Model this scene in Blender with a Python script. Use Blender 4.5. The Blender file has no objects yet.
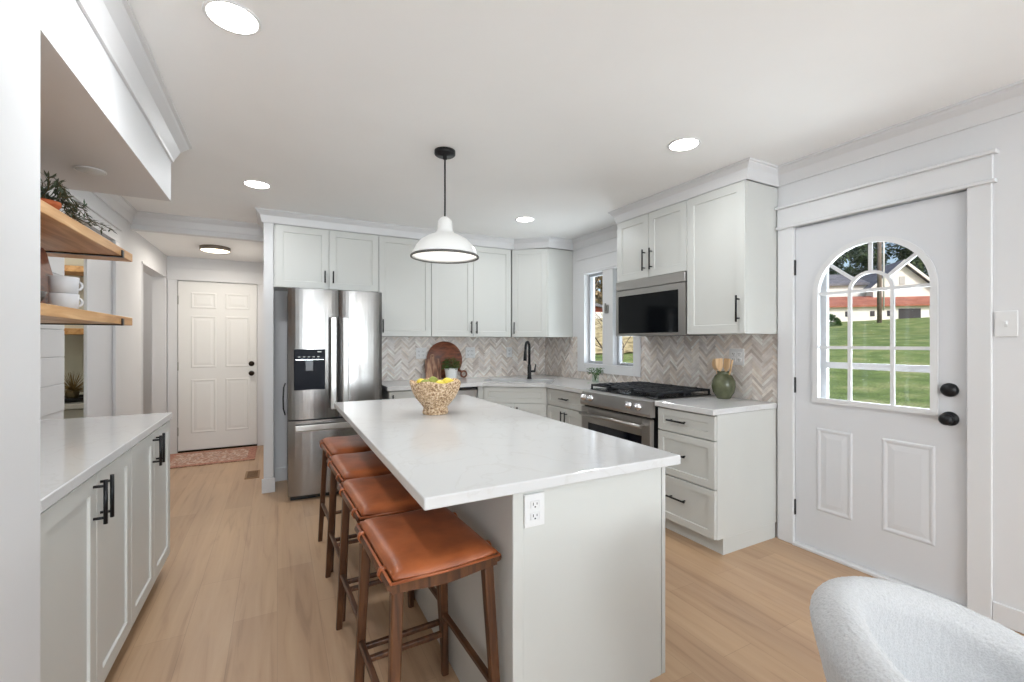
import bpy, bmesh, math, random
from mathutils import Vector, Matrix
rnd = random.Random(7)
sc = bpy.context.scene
COL = sc.collection
PI = math.pi
R_ = math.radians

# ------------------------------------------------------------------ camera, sky, sun, daylight, exposure
CAM_H, YAW, FOC = 1.31, R_(27.86), 444.0
cd = bpy.data.cameras.new('camera'); cam = bpy.data.objects.new('camera', cd); COL.objects.link(cam)
cam.location = (0, 0, CAM_H); cam.rotation_euler = (PI/2, 0, -YAW)
cd.sensor_width = 36.0; cd.lens = 36.0*FOC/1024; cd.clip_start = .02; cd.clip_end = 400; cd.shift_y = .0007
sc.camera = cam
w = bpy.data.worlds.new('sky'); sc.world = w; w.use_nodes = True
wn = w.node_tree; wn.nodes.clear()
wo = wn.nodes.new('ShaderNodeOutputWorld'); wb = wn.nodes.new('ShaderNodeBackground'); ws = wn.nodes.new('ShaderNodeTexSky')
ws.sky_type = 'NISHITA'; ws.sun_disc = False; ws.sun_elevation = R_(38); ws.sun_rotation = R_(200); ws.air_density = 1; ws.dust_density = 2.5
wb.inputs['Strength'].default_value = .16
wn.links.new(ws.outputs[0], wb.inputs[0]); wn.links.new(wb.outputs[0], wo.inputs[0])

def lamp(name, kind, loc, energy, color=(1, 1, 1), rot=(0, 0, 0), **kw):
    l = bpy.data.lights.new(name, kind); l.energy = energy; l.color = color
    for k, v in kw.items(): setattr(l, k, v)
    o = bpy.data.objects.new(name, l); COL.objects.link(o); o.location = loc; o.rotation_euler = rot
    return o
lamp('sun', 'SUN', (20, -10, 30), 2.3, (1, .95, .86), (R_(50), R_(6), R_(-25)), angle=R_(1.5))
# daylight through the windows of the living end of the room, behind the camera
DAY = (.84, .93, 1.0)
for wx, we in ((.35, 125), (2.05, 66)):
    lamp('daylight', 'AREA', (wx, -4.62, 1.35), we, DAY, (R_(-136), 0, PI), shape='RECTANGLE', size=1.1, size_y=1.7)
lamp('daylight', 'AREA', (3.14, -1.7, 1.35), 26, DAY, (0, R_(128), 0), shape='RECTANGLE', size=1.7, size_y=1.5)
lamp('daylight', 'AREA', (3.55, 3.52, 1.30), 26, DAY, (0, R_(125), 0), shape='RECTANGLE', size=1.0, size_y=1.0)
lamp('daylight', 'AREA', (3.60, 1.28, 1.15), 26, DAY, (0, R_(125), 0), shape='RECTANGLE', size=1.0, size_y=.8)
sc.view_settings.view_transform = 'Standard'; sc.view_settings.look = 'None'
sc.view_settings.exposure = 0.2; sc.view_settings.gamma = 1.0; sc.view_settings.use_curve_mapping = False

# ------------------------------------------------------------------ materials
def s2l(c): return tuple(((v/255)/12.92 if v/255 <= .04045 else ((v/255+.055)/1.055)**2.4) for v in c)
MATS = {}
def mat(name, rgb=None, rough=.5, metal=0., spec=.5, coat=0., emit=None, est=0.):
    if name in MATS: return MATS[name]
    m = bpy.data.materials.new(name); m.use_nodes = True; MATS[name] = m
    b = m.node_tree.nodes['Principled BSDF']
    if rgb: b.inputs['Base Color'].default_value = (*s2l(rgb), 1)
    b.inputs['Roughness'].default_value = rough; b.inputs['Metallic'].default_value = metal
    b.inputs['Specular IOR Level'].default_value = spec; b.inputs['Coat Weight'].default_value = coat
    if emit: b.inputs['Emission Color'].default_value = (*s2l(emit), 1); b.inputs['Emission Strength'].default_value = est
    return m
class NT:
    def __init__(s, m): s.t = m.node_tree; s.b = s.t.nodes['Principled BSDF']
    def n(s, typ, **kw):
        x = s.t.nodes.new('ShaderNode'+typ)
        for k, v in kw.items():
            if k.startswith('i_'):
                key = k[2:]; key = int(key) if key.isdigit() else key.replace('_', ' ')
                x.inputs[key].default_value = v
            else: setattr(x, k, v)
        return x
    def l(s, a, ao, b, bi): s.t.links.new(a.outputs[ao], b.inputs[bi])
    def coords(s, scale=(1, 1, 1), rot=(0, 0, 0)):
        c = s.n('TexCoord'); m = s.n('Mapping'); m.inputs['Scale'].default_value = scale; m.inputs['Rotation'].default_value = rot
        s.l(c, 'Object', m, 'Vector'); return m
    def ramp(s, stops):
        r = s.n('ValToRGB'); e = r.color_ramp.elements
        while len(e) < len(stops): e.new(.5)
        for k, (p, c) in enumerate(stops): e[k].position = p; e[k].color = (*s2l(c), 1)
        return r
    def bump(s, src, out, strength=.2, dist=.01):
        bp = s.n('Bump'); bp.inputs['Strength'].default_value = strength; bp.inputs['Distance'].default_value = dist
        s.l(src, out, bp, 'Height'); s.l(bp, 'Normal', s.b, 'Normal')
def noisy(name, stops, scale=(1, 1, 1), nscale=5., detail=4., rough=.5, bump=0., bdist=.005, **kw):
    if name in MATS: return MATS[name]
    m = mat(name, rough=rough, **kw); t = NT(m)
    c = t.coords(scale); n = t.n('TexNoise'); n.inputs['Scale'].default_value = nscale; n.inputs['Detail'].default_value = detail
    t.l(c, 0, n, 'Vector'); r = t.ramp(stops); t.l(n, 'Fac', r, 'Fac'); t.l(r, 'Color', t.b, 'Base Color')
    if bump: t.bump(n, 'Fac', bump, bdist)
    return m
WALL = noisy('wall paint', [(.3, (219, 219, 220)), (.7, (221, 221, 222))], nscale=3, rough=.6)
CEIL = noisy('ceiling paint', [(.3, (246, 246, 245)), (.7, (248, 248, 247))], nscale=3, rough=.8)
TRIM = mat('trim paint', (219, 219, 220), .4)
CAB = noisy('cabinet paint', [(.3, (204, 205, 201)), (.7, (206, 207, 203))], nscale=2, rough=.38)
DOORP = mat('door paint', (214, 215, 218), .42)
HALLP = mat('hall door paint', (232, 231, 228), .45)
BLACK = mat('black metal', (17, 18, 22), .38, .3)
BLACKP = mat('black enamel', (14, 14, 16), .25)
IRON = mat('cast iron', (27, 29, 34), .55)
BLKGLASS = mat('black glass', (10, 12, 15), .08, spec=.2)
DISPG = mat('dispenser plastic', (12, 15, 26), .3, spec=.08)
NAVYGLASS = mat('oven glass', (10, 14, 24), .06)
CHROME = mat('chrome', (225, 225, 228), .15, 1.)
BRONZE = mat('dark bronze', (46, 36, 28), .35, .8)
GAP = mat('dark slot', (40, 40, 42), .8)  # dark grey of the outlet slots
CERAM = mat('white ceramic', (238, 238, 236), .3)
MUG = mat('grey white stoneware', (206, 207, 210), .45)
PLASTIC = mat('white plastic', (226, 226, 226), .35)
CORDM = mat('cord', (24, 24, 24), .6)
GREYRIM = mat('grey rim', (92, 90, 86), .5)
LENS = mat('lit lens', (255, 255, 255), .5, emit=(255, 250, 242), est=12.)
WARML = mat('warm lens', (255, 250, 240), .5, emit=(255, 236, 205), est=3.5)
BULB = mat('bulb', (255, 255, 255), .5, emit=(255, 246, 232), est=14.)
OFFLENS = mat('unlit lens', (205, 205, 202), .4)
def glass(name, tint=(1, 1, 1)):
    m = bpy.data.materials.new(name); m.use_nodes = True; t = m.node_tree; t.nodes.clear()
    o = t.nodes.new('ShaderNodeOutputMaterial'); mx = t.nodes.new('ShaderNodeMixShader'); tr = t.nodes.new('ShaderNodeBsdfTransparent')
    g = t.nodes.new('ShaderNodeBsdfGlossy'); g.inputs['Roughness'].default_value = .02; tr.inputs[0].default_value = (*tint, 1)
    f = t.nodes.new('ShaderNodeFresnel'); f.inputs[0].default_value = 1.35
    gm = t.nodes.new('ShaderNodeNewGeometry'); mp = t.nodes.new('ShaderNodeMath'); mp.operation = 'SUBTRACT'; mp.use_clamp = True; t.links.new(f.outputs[0], mp.inputs[0]); t.links.new(gm.outputs['Backfacing'], mp.inputs[1]); t.links.new(mp.outputs[0], mx.inputs[0]); t.links.new(tr.outputs[0], mx.inputs[1]); t.links.new(g.outputs[0], mx.inputs[2]); t.links.new(mx.outputs[0], o.inputs[0])
    return m
GLASS = glass('window glass'); VGLASS = glass('vase glass', (.9, .95, .92))
def steel(name, rgb, rough, wob):
    m = mat(name, rgb, rough, 1.); t = NT(m)
    c = t.coords((9, 9, .55)); n = t.n('TexNoise'); n.inputs['Scale'].default_value = 1.; n.inputs['Detail'].default_value = 1.
    t.l(c, 0, n, 'Vector'); t.bump(n, 'Fac', wob, .02)
    return m
STEEL = steel('stainless steel', (150, 148, 146), .21, .16)
STEELD = steel('stainless steel brushed', (178, 175, 172), .3, .03)
STEELK = mat('dark steel side', (92, 92, 96), .45, .6)
def wood(name, stops, grain=(30, 2, 30), nscale=1.6, rough=.42, bump=.05):
    if name in MATS: return MATS[name]
    m = mat(name, rough=rough); t = NT(m)
    c = t.coords(grain); n = t.n('TexNoise'); n.inputs['Scale'].default_value = nscale; n.inputs['Detail'].default_value = 6; n.inputs['Distortion'].default_value = .6
    t.l(c, 0, n, 'Vector'); r = t.ramp(stops); t.l(n, 'Fac', r, 'Fac'); t.l(r, 'Color', t.b, 'Base Color'); t.bump(n, 'Fac', bump, .003)
    return m
WALNUTZ = wood('walnut upright', [(.3, (46, 26, 14)), (.5, (82, 49, 27)), (.72, (110, 70, 40))], (26, 26, 2.5))
WALNUTY = wood('walnut lengthwise', [(.3, (46, 26, 14)), (.5, (82, 49, 27)), (.72, (110, 70, 40))], (26, 2.5, 26))
OAKY = wood('oak shelf', [(.3, (176, 124, 72)), (.5, (203, 155, 102)), (.72, (222, 180, 128))], (18, 1.6, 18))
BOARDR = wood('acacia board', [(.3, (84, 44, 28)), (.5, (126, 70, 46)), (.72, (152, 92, 62))], (6, 6, 22))
BOARDS = wood('striped board', [(.36, (84, 46, 30)), (.5, (132, 86, 62)), (.62, (184, 144, 114))], (30, 30, 1.2), nscale=1.2)
SPOONW = wood('pale wood', [(.3, (206, 166, 122)), (.7, (232, 200, 158))], (30, 30, 3))
def floor_mat():
    m = mat('oak plank floor', rough=.4); t = NT(m)
    c = t.coords((1, 1, 1), (0, 0, PI/2)); b = t.n('TexBrick'); b.offset = .37; b.offset_frequency = 2
    t.l(c, 0, b, 'Vector'); b.inputs['Scale'].default_value = 1
    b.inputs['Brick Width'].default_value = 1.22; b.inputs['Row Height'].default_value = .182; b.inputs['Mortar Size'].default_value = .0012
    b.inputs['Mortar Smooth'].default_value = .3; b.inputs['Bias'].default_value = 0
    b.inputs['Color1'].default_value = (*s2l((166, 133, 104)), 1); b.inputs['Color2'].default_value = (*s2l((194, 161, 129)), 1); b.inputs['Mortar'].default_value = (*s2l((128, 102, 82)), 1)
    c2 = t.coords((14, 1.0, 1)); n = t.n('TexNoise'); n.inputs['Scale'].default_value = 1.5; n.inputs['Detail'].default_value = 7; n.inputs['Distortion'].default_value = .9
    t.l(c2, 0, n, 'Vector'); r = t.ramp([(.3, (124, 92, 70)), (.44, (184, 151, 120)), (.75, (208, 178, 147))]); t.l(n, 'Fac', r, 'Fac')
    c3 = t.coords((3.2, .55, 1)); n3 = t.n('TexNoise'); n3.inputs['Scale'].default_value = 1.2; n3.inputs['Detail'].default_value = 3
    t.l(c3, 0, n3, 'Vector'); r3 = t.ramp([(.35, (158, 130, 108)), (.65, (202, 168, 131))]); t.l(n3, 'Fac', r3, 'Fac')
    mx = t.n('Mix', data_type='RGBA', blend_type='MIX'); mx.inputs['Factor'].default_value = .42
    t.t.links.new(b.outputs['Color'], mx.inputs[6]); t.t.links.new(r.outputs['Color'], mx.inputs[7])
    my = t.n('Mix', data_type='RGBA', blend_type='MIX'); my.inputs['Factor'].default_value = .3
    t.t.links.new(mx.outputs[2], my.inputs[6]); t.t.links.new(r3.outputs['Color'], my.inputs[7])
    t.t.links.new(my.outputs[2], t.b.inputs['Base Color']); t.bump(n, 'Fac', .04, .003)
    return m
FLOOR = floor_mat()
def quartz():
    m = mat('white quartz', rough=.11); t = NT(m); c = t.coords((1, 1, 1))
    n = t.n('TexNoise'); n.inputs['Scale'].default_value = 2.2; n.inputs['Detail'].default_value = 8; n.inputs['Distortion'].default_value = 1.8
    t.l(c, 0, n, 'Vector'); r = t.ramp([(.0, (213, 213, 213)), (.485, (213, 213, 213)), (.5, (208, 207, 206)), (.515, (213, 213, 213))]); t.l(n, 'Fac', r, 'Fac'); t.l(r, 'Color', t.b, 'Base Color')
    return m
QUARTZ = quartz()
def leather():
    m = mat('cognac leather', rough=.36); t = NT(m); c = t.coords((1, 1, 1))
    n = t.n('TexNoise'); n.inputs['Scale'].default_value = 9; n.inputs['Detail'].default_value = 5; t.l(c, 0, n, 'Vector')
    r = t.ramp([(.3, (132, 68, 36)), (.55, (164, 90, 50)), (.75, (180, 104, 62))]); t.l(n, 'Fac', r, 'Fac'); t.l(r, 'Color', t.b, 'Base Color')
    v = t.n('TexVoronoi'); v.inputs['Scale'].default_value = 260; t.l(c, 0, v, 'Vector'); t.bump(v, 'Distance', .12, .002)
    return m
LEATHER = leather()
def boucle():
    m = mat('boucle', rough=.95); t = NT(m); c = t.coords()
    n = t.n('TexNoise'); n.inputs['Scale'].default_value = 260; n.inputs['Detail'].default_value = 3; t.l(c, 0, n, 'Vector')
    r = t.ramp([(.3, (178, 178, 179)), (.6, (194, 194, 195))]); t.l(n, 'Fac', r, 'Fac'); t.l(r, 'Color', t.b, 'Base Color'); t.bump(n, 'Fac', .5, .004)
    t.b.inputs['Sheen Weight'].default_value = .3
    return m
BOUCLE = boucle()
def tile_mat():
    m = mat('marble tile', rough=.28); t = NT(m); a = t.n('Attribute'); a.attribute_name = 'Col'
    c = t.coords((1, 1, 1)); n = t.n('TexNoise'); n.inputs['Scale'].default_value = 26; n.inputs['Detail'].default_value = 5; t.l(c, 0, n, 'Vector')
    r = t.ramp([(.3, (218, 214, 210)), (.6, (255, 255, 255))]); t.l(n, 'Fac', r, 'Fac')
    mx = t.n('Mix', data_type='RGBA', blend_type='MULTIPLY'); mx.inputs['Factor'].default_value = .55
    t.t.links.new(a.outputs['Color'], mx.inputs[6]); t.t.links.new(r.outputs['Color'], mx.inputs[7]); t.t.links.new(mx.outputs[2], t.b.inputs['Base Color'])
    return m
TILE = tile_mat()
GROUT = mat('grout', (206, 201, 196), .8)
WOVEN = noisy('woven seagrass', [(.34, (132, 98, 70)), (.5, (204, 172, 136)), (.66, (236, 216, 188))], nscale=95, detail=3, rough=.85, bump=.9, bdist=.01)
LEMON = noisy('lemon skin', [(.3, (214, 190, 40)), (.7, (234, 214, 80))], nscale=30, rough=.45, bump=.1)
LIME = noisy('green pear skin', [(.3, (120, 132, 44)), (.7, (160, 166, 70))], nscale=20, rough=.5)
OLIVE = noisy('olive glaze', [(.3, (72, 76, 54)), (.5, (92, 95, 70)), (.7, (112, 112, 86))], nscale=9, rough=.22)
TERRA = noisy('terracotta', [(.3, (176, 88, 50)), (.7, (206, 114, 70))], nscale=14, rough=.8)
LEAF = noisy('leaf green', [(.3, (44, 82, 34)), (.7, (86, 130, 58))], nscale=22, rough=.5)
LEAFG = noisy('dusty leaf', [(.3, (62, 76, 62)), (.7, (98, 112, 92))], nscale=22, rough=.6)
DRYG = noisy('dry grass', [(.3, (104, 84, 44)), (.7, (150, 124, 72))], nscale=22, rough=.7)
STEMM = mat('stem', (96, 82, 54), .7)
RUG = noisy('rug', [(.36, (158, 116, 100)), (.46, (186, 150, 132)), (.52, (206, 184, 166)), (.58, (142, 108, 100)), (.66, (184, 142, 120))], nscale=16, detail=2, rough=.95, bump=.3)
RUGB = noisy('rug border', [(.4, (150, 96, 84)), (.5, (190, 140, 118)), (.6, (160, 112, 96))], nscale=40, detail=2, rough=.95, bump=.3)
VENTM = mat('wood vent', (140, 104, 66), .5)
def lawn_mat():
    m = mat('lawn', rough=.9); t = NT(m); c = t.coords()
    n = t.n('TexNoise'); n.inputs['Scale'].default_value = 1.1; n.inputs['Detail'].default_value = 8; t.l(c, 0, n, 'Vector')
    r = t.ramp([(.3, (96, 124, 58)), (.5, (134, 158, 84)), (.62, (164, 174, 110)), (.75, (190, 184, 138))]); t.l(n, 'Fac', r, 'Fac')
    f = t.n('TexNoise'); f.inputs['Scale'].default_value = 24; f.inputs['Detail'].default_value = 6; t.l(c, 0, f, 'Vector')
    r2 = t.ramp([(.35, (90, 96, 74)), (.6, (255, 255, 255))]); t.l(f, 'Fac', r2, 'Fac')
    mx = t.n('Mix', data_type='RGBA', blend_type='MULTIPLY'); mx.inputs['Factor'].default_value = .7
    t.t.links.new(r.outputs['Color'], mx.inputs[6]); t.t.links.new(r2.outputs['Color'], mx.inputs[7]); t.t.links.new(mx.outputs[2], t.b.inputs['Base Color'])
    return m
LAWN = lawn_mat()
STRAW = noisy('straw bank', [(.3, (116, 106, 72)), (.5, (186, 172, 130)), (.7, (210, 198, 160))], nscale=2.5, detail=7, rough=.95)
BARNW = noisy('barn white', [(.3, (232, 230, 226)), (.7, (244, 243, 240))], nscale=.8, rough=.8)
ROOFR = noisy('red roof', [(.3, (150, 92, 76)), (.7, (178, 116, 98))], nscale=1.5, rough=.8)
ROOFG = noisy('grey roof', [(.3, (96, 98, 108)), (.7, (128, 128, 136))], nscale=1.5, rough=.8)
BRICK = noisy('red brick', [(.3, (140, 64, 48)), (.7, (176, 92, 72))], nscale=3, rough=.9)
DARKW = mat('dark opening', (60, 60, 66), .7)
FOLI = noisy('tree foliage', [(.3, (36, 58, 40)), (.55, (66, 88, 52)), (.75, (98, 110, 64))], nscale=1.3, detail=5, rough=.9)
FOLA = noisy('autumn foliage', [(.3, (120, 100, 78)), (.7, (176, 158, 124))], nscale=1.5, rough=.9)
BARK = noisy('bark', [(.3, (70, 60, 52)), (.7, (112, 98, 86))], nscale=3, rough=.95)
POLEM = noisy('utility pole wood', [(.3, (104, 92, 86)), (.7, (136, 124, 116))], nscale=3, rough=.9)

# ------------------------------------------------------------------ mesh helpers
class MB:
    def __init__(s): s.bm = bmesh.new()
    def box(s, x0, x1, y0, y1, z0, z1, bev=0., seg=1):
        r = bmesh.ops.create_cube(s.bm, size=1)
        for v in r['verts']: v.co = Vector(((x0+x1)/2+v.co.x*(x1-x0), (y0+y1)/2+v.co.y*(y1-y0), (z0+z1)/2+v.co.z*(z1-z0)))
        if bev:
            es = list({e for v in r['verts'] for e in v.link_edges})
            bmesh.ops.bevel(s.bm, geom=es, offset=bev, segments=seg, profile=.5, affect='EDGES')
        return s
    def tube(s, pts, rad, n=10, caps=True):
        pts = [Vector(p) for p in pts]; rings = []
        up = None
        for i, p in enumerate(pts):
            d = (pts[min(i+1, len(pts)-1)]-pts[max(i-1, 0)]).normalized()
            if up is None: up = d.orthogonal().normalized()
            up = (up-d*up.dot(d)).normalized(); sd = d.cross(up)
            r = rad[i] if isinstance(rad, (list, tuple)) else rad
            rings.append([s.bm.verts.new(p+(up*math.cos(2*PI*k/n)+sd*math.sin(2*PI*k/n))*r) for k in range(n)])
        for a, b in zip(rings, rings[1:]):
            for k in range(n):
                f = s.bm.faces.new((a[k], a[(k+1) % n], b[(k+1) % n], b[k])); f.smooth = True
        if caps: s.bm.faces.new(rings[0][::-1]); s.bm.faces.new(rings[-1])
        return s
    def bar(s, p, q, w0, w1=None, d0=None):   # square tapering bar
        w1 = w1 or w0; p, q = Vector(p), Vector(q); d = (q-p).normalized()
        a = Vector((1, 0, 0)); a = (a-d*a.dot(d)); a = a.normalized() if a.length > .2 else (Vector((0, 1, 0))-d*d.y).normalized(); b = d.cross(a)
        R = []
        for c, ww in ((p, w0), (q, w1)):
            R.append([s.bm.verts.new(c+a*ww/2*i+b*ww/2*j) for i, j in ((-1, -1), (1, -1), (1, 1), (-1, 1))])
        es = []
        for k in range(4):
            s.bm.faces.new((R[0][k], R[0][(k+1) % 4], R[1][(k+1) % 4], R[1][k]))
        s.bm.faces.new(R[0][::-1]); s.bm.faces.new(R[1])
        es = [s.bm.edges.get((R[0][k], R[1][k])) for k in range(4)]
        bmesh.ops.bevel(s.bm, geom=es, offset=w0*.18, segments=2, profile=.5, affect='EDGES')
        return s
    def lathe(s, prof, c=(0, 0, 0), n=32, axis='z', smooth=True):
        rings = []
        for r, z in prof:
            ring = []
            for k in range(n):
                a = 2*PI*k/n; x, y = r*math.cos(a), r*math.sin(a)
                p = (x, y, z) if axis == 'z' else ((z, x, y) if axis == 'x' else (x, z, y))
                ring.append(s.bm.verts.new((c[0]+p[0], c[1]+p[1], c[2]+p[2])))
            rings.append(ring)
        for a, b in zip(rings, rings[1:]):
            for k in range(n):
                f = s.bm.faces.new((a[k], a[(k+1) % n], b[(k+1) % n], b[k])); f.smooth = smooth
        for ring in (() if prof[0] == prof[-1] else (rings[0], rings[-1])):
            if (ring[0].co-ring[n//2].co).length > 1e-5: s.bm.faces.new(ring)
        bmesh.ops.remove_doubles(s.bm, verts=[v for q in (rings[0], rings[-1]) for v in q], dist=1e-6)
        return s
    def poly(s, pts, vec):                     # planar outline pushed along vec
        vs = [s.bm.verts.new(p) for p in pts]; f = s.bm.faces.new(vs)
        r = bmesh.ops.extrude_face_region(s.bm, geom=[f])
        bmesh.ops.translate(s.bm, vec=vec, verts=[v for v in r['geom'] if isinstance(v, bmesh.types.BMVert)])
        return s
    def plate(s, loops, vec):                  # outline with holes pushed along vec
        es = []
        for L in loops:
            vs = [s.bm.verts.new(p) for p in L]
            es += [s.bm.edges.new((vs[i], vs[(i+1) % len(vs)])) for i in range(len(vs))]
        r = bmesh.ops.triangle_fill(s.bm, edges=es, use_beauty=True, use_dissolve=False)
        fs = [f for f in r['geom'] if isinstance(f, bmesh.types.BMFace)]
        r = bmesh.ops.extrude_face_region(s.bm, geom=fs)
        bmesh.ops.translate(s.bm, vec=vec, verts=[v for v in r['geom'] if isinstance(v, bmesh.types.BMVert)])
        return s
    def ball(s, c, r, sub=2, sc_=(1, 1, 1), rot=None):
        q = bmesh.ops.create_icosphere(s.bm, subdivisions=sub, radius=r)
        for v in q['verts']:
            p = Vector((v.co.x*sc_[0], v.co.y*sc_[1], v.co.z*sc_[2]))
            if rot: p = rot @ p
            v.co = p+Vector(c)
            for f in v.link_faces: f.smooth = True
        return s
    def leaf(s, p, d, L, W, droop=.3):
        p = Vector(p); d = Vector(d).normalized(); sd = d.cross(Vector((rnd.uniform(-.3, .3), rnd.uniform(-.3, .3), 1)))
        sd = sd.normalized() if sd.length > .01 else Vector((1, 0, 0))
        m = p+d*L*.5; t = p+d*L+Vector((0, 0, -L*droop))
        v = [s.bm.verts.new(q) for q in (p, m+sd*W/2, t, m-sd*W/2)]
        s.bm.faces.new(v); return s
    def panel_front(s, x0, x1, z0, z1, y0, t, stile=.06, rec=.008, cham=.006):   # shaker front facing -y at y0
        V = s.bm.verts.new
        def ring(a, y): return [V((x0+a, y, z0+a)), V((x1-a, y, z0+a)), V((x1-a, y, z1-a)), V((x0+a, y, z1-a))]
        rs = [ring(0, y0+t), ring(0, y0+.0015), ring(.0015, y0), ring(stile, y0), ring(stile+cham*.5, y0+rec), ]
        for a, b in zip(rs, rs[1:]):
            for k in range(4): s.bm.faces.new((a[k], a[(k+1) % 4], b[(k+1) % 4], b[k]))
        s.bm.faces.new(rs[0][::-1]); s.bm.faces.new(rs[-1])
        return s
    def xf(s, M): bmesh.ops.transform(s.bm, matrix=M, verts=s.bm.verts); return s
    def build(s, name, m, parent=None, recalc=True):
        if recalc: bmesh.ops.recalc_face_normals(s.bm, faces=s.bm.faces)
        me = bpy.data.meshes.new(name); s.bm.to_mesh(me); s.bm.free(); me.materials.append(m)
        o = bpy.data.objects.new(name, me); COL.objects.link(o)
        if parent: o.parent = parent
        return o
def tag(o, label, cat, group=None, kind=None):
    o['label'] = label; o['category'] = cat
    if group: o['group'] = group
    if kind: o['kind'] = kind
    return o
def thing(name, label, cat, loc=(0, 0, 0), rz=0, group=None, kind=None):
    o = bpy.data.objects.new(name, None); COL.objects.link(o); o.empty_display_size = .05
    o.location = loc; o.rotation_euler = (0, 0, rz)
    return tag(o, label, cat, group, kind)
def struct(name, mb, m, label, cat): return tag(mb.build(name, m), label, cat, kind='structure')
def dup(o, loc, rz=None, label=None):
    c = o.copy(); COL.objects.link(c); c.location = loc
    if rz is not None: c.rotation_euler = (0, 0, rz)
    if label: c['label'] = label
    for ch in [k for k in bpy.data.objects if k.parent == o]:
        d = ch.copy(); COL.objects.link(d); d.parent = c
        for g in [k for k in bpy.data.objects if k.parent == ch]:
            e = g.copy(); COL.objects.link(e); e.parent = d
    return c

# ------------------------------------------------------------------ room shell
XW, CZ, YB, XL = 2.966, 2.45, 4.72, -1.136      # right wall face, ceiling, back wall face, far-left wall face
XN, YN, YS = -.54, 1.58, 3.17                   # near left wall face, its end, soffit end
FB, WT = -4.5, .13                              # living end of the room, wall thickness
YH = 6.45                                       # hall end wall
struct('floor', MB().box(-2.9, XW+WT, FB-WT, 8., -.08, 0), FLOOR, 'light oak plank floor running through kitchen and hall', 'floor')
struct('ceiling', MB().box(-1.3, XW+WT, FB-WT, 5.0, CZ, CZ+.1), CEIL, 'flat white kitchen ceiling with recessed lights', 'ceiling')
struct('ceiling_hall', MB().box(-2.9, .05, 5.081, YH+.1, 2.31, 2.41), CEIL, 'lower white ceiling over the hall', 'ceiling')
struct('wall_left', MB().box(-1.30, XN, FB, YN, 0, CZ), WALL, 'white wall at the left edge of the kitchen beside the camera', 'wall')
struct('wall_soffit', MB().box(XL, XN, YN, YS, 2.116, CZ), WALL, 'white boxed soffit hanging over the shelf niche', 'soffit')
PY0, PY1, PZ = 3.62, 4.52, 2.10
DY0, DY1, DZ = 5.37, 6.38, 2.06
b = MB(); T = XL-.12
b.box(T, XL, YN, PY0, 0, CZ); b.box(T, XL, PY0, PY1, PZ, CZ); b.box(T, XL, PY1, DY0, 0, CZ); b.box(T, XL, DY0, DY1, DZ, CZ); b.box(T, XL, DY1, YH, 0, CZ)
struct('wall_niche', b, WALL, 'white wall behind the open shelves running on into the hall', 'wall')
b = MB()
for k in range(9): b.box(XL, XL+.008, YN+.002, PY0-.012, .9+k*.16+.002, .9+(k+1)*.16-.002, .002) if .9+(k+1)*.16 < CZ-.1 else None
struct('trim_shiplap', b, WALL, 'white shiplap boards on the wall behind the open shelves', 'shiplap')
b = MB(); HX0, HX1 = -1.033, -.226
b.box(-1.26, HX0-.02, YH, YH+.1, 0, 2.45); b.box(HX1+.02, 0, YH, YH+.1, 0, 2.45); b.box(HX0-.02, HX1+.02, YH, YH+.1, 2.045, 2.45)
b.box(HX0-.02, HX1+.02, YH+.09, YH+.1, 0, 2.045)
struct('wall_hall', b, WALL, 'white end wall of the hall around the six panel door', 'wall')
struct('wall_post', MB().box(-.105, -.03, 4.40, YH, 0, CZ), WALL, 'narrow white wall end between the hall and the refrigerator', 'wall')
struct('wall_beam', MB().box(XL, -.105, 5.0, 5.08, 2.30, CZ), WALL, 'white dropped beam where the hall ceiling starts', 'beam')
struct('wall_back', MB().box(-.03, XW, YB, YB+WT, 0, CZ), WALL, 'white wall behind the refrigerator and the sink corner', 'wall')
# right wall with kitchen window, door and living-room window openings
WY0, WY1, WZ0, WZ1 = 3.15, 3.90, 1.075, 2.04
OY0, OY1, OZ = .868, 1.693, 2.055
LY0, LY1, LZ0, LZ1 = -2.45, -.95, .5, 2.2
b = MB()
def wall_run(y0, y1, holes):
    y = y0
    for a, c, z0, z1 in holes:
        b.box(XW, XW+WT, y, a, -.4, CZ)
        if z0 > 0: b.box(XW, XW+WT, a, c, -.4, z0)
        else: b.box(XW, XW+WT, a, c, -.4, 0)
        b.box(XW, XW+WT, a, c, z1, CZ); y = c
    b.box(XW, XW+WT, y, y1, -.4, CZ)
wall_run(FB, YB+WT, [(LY0, LY1, LZ0, LZ1), (OY0, OY1, 0, OZ), (WY0, WY1, WZ0, WZ1)])
struct('wall_right', b, WALL, 'white wall holding the range, the kitchen window and the entry door', 'wall')
b = MB(); BW = [(-.2, .9), (1.5, 2.6)]
x = XN-.7
for a, c in BW:
    b.box(x, a, FB-WT, FB, 0, CZ); b.box(a, c, FB-WT, FB, 0, .5); b.box(a, c, FB-WT, FB, 2.2, CZ); x = c
b.box(x, XW+WT, FB-WT, FB, 0, CZ)
struct('wall_front', b, WALL, 'white wall with two windows at the living end behind the camera', 'wall')
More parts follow.
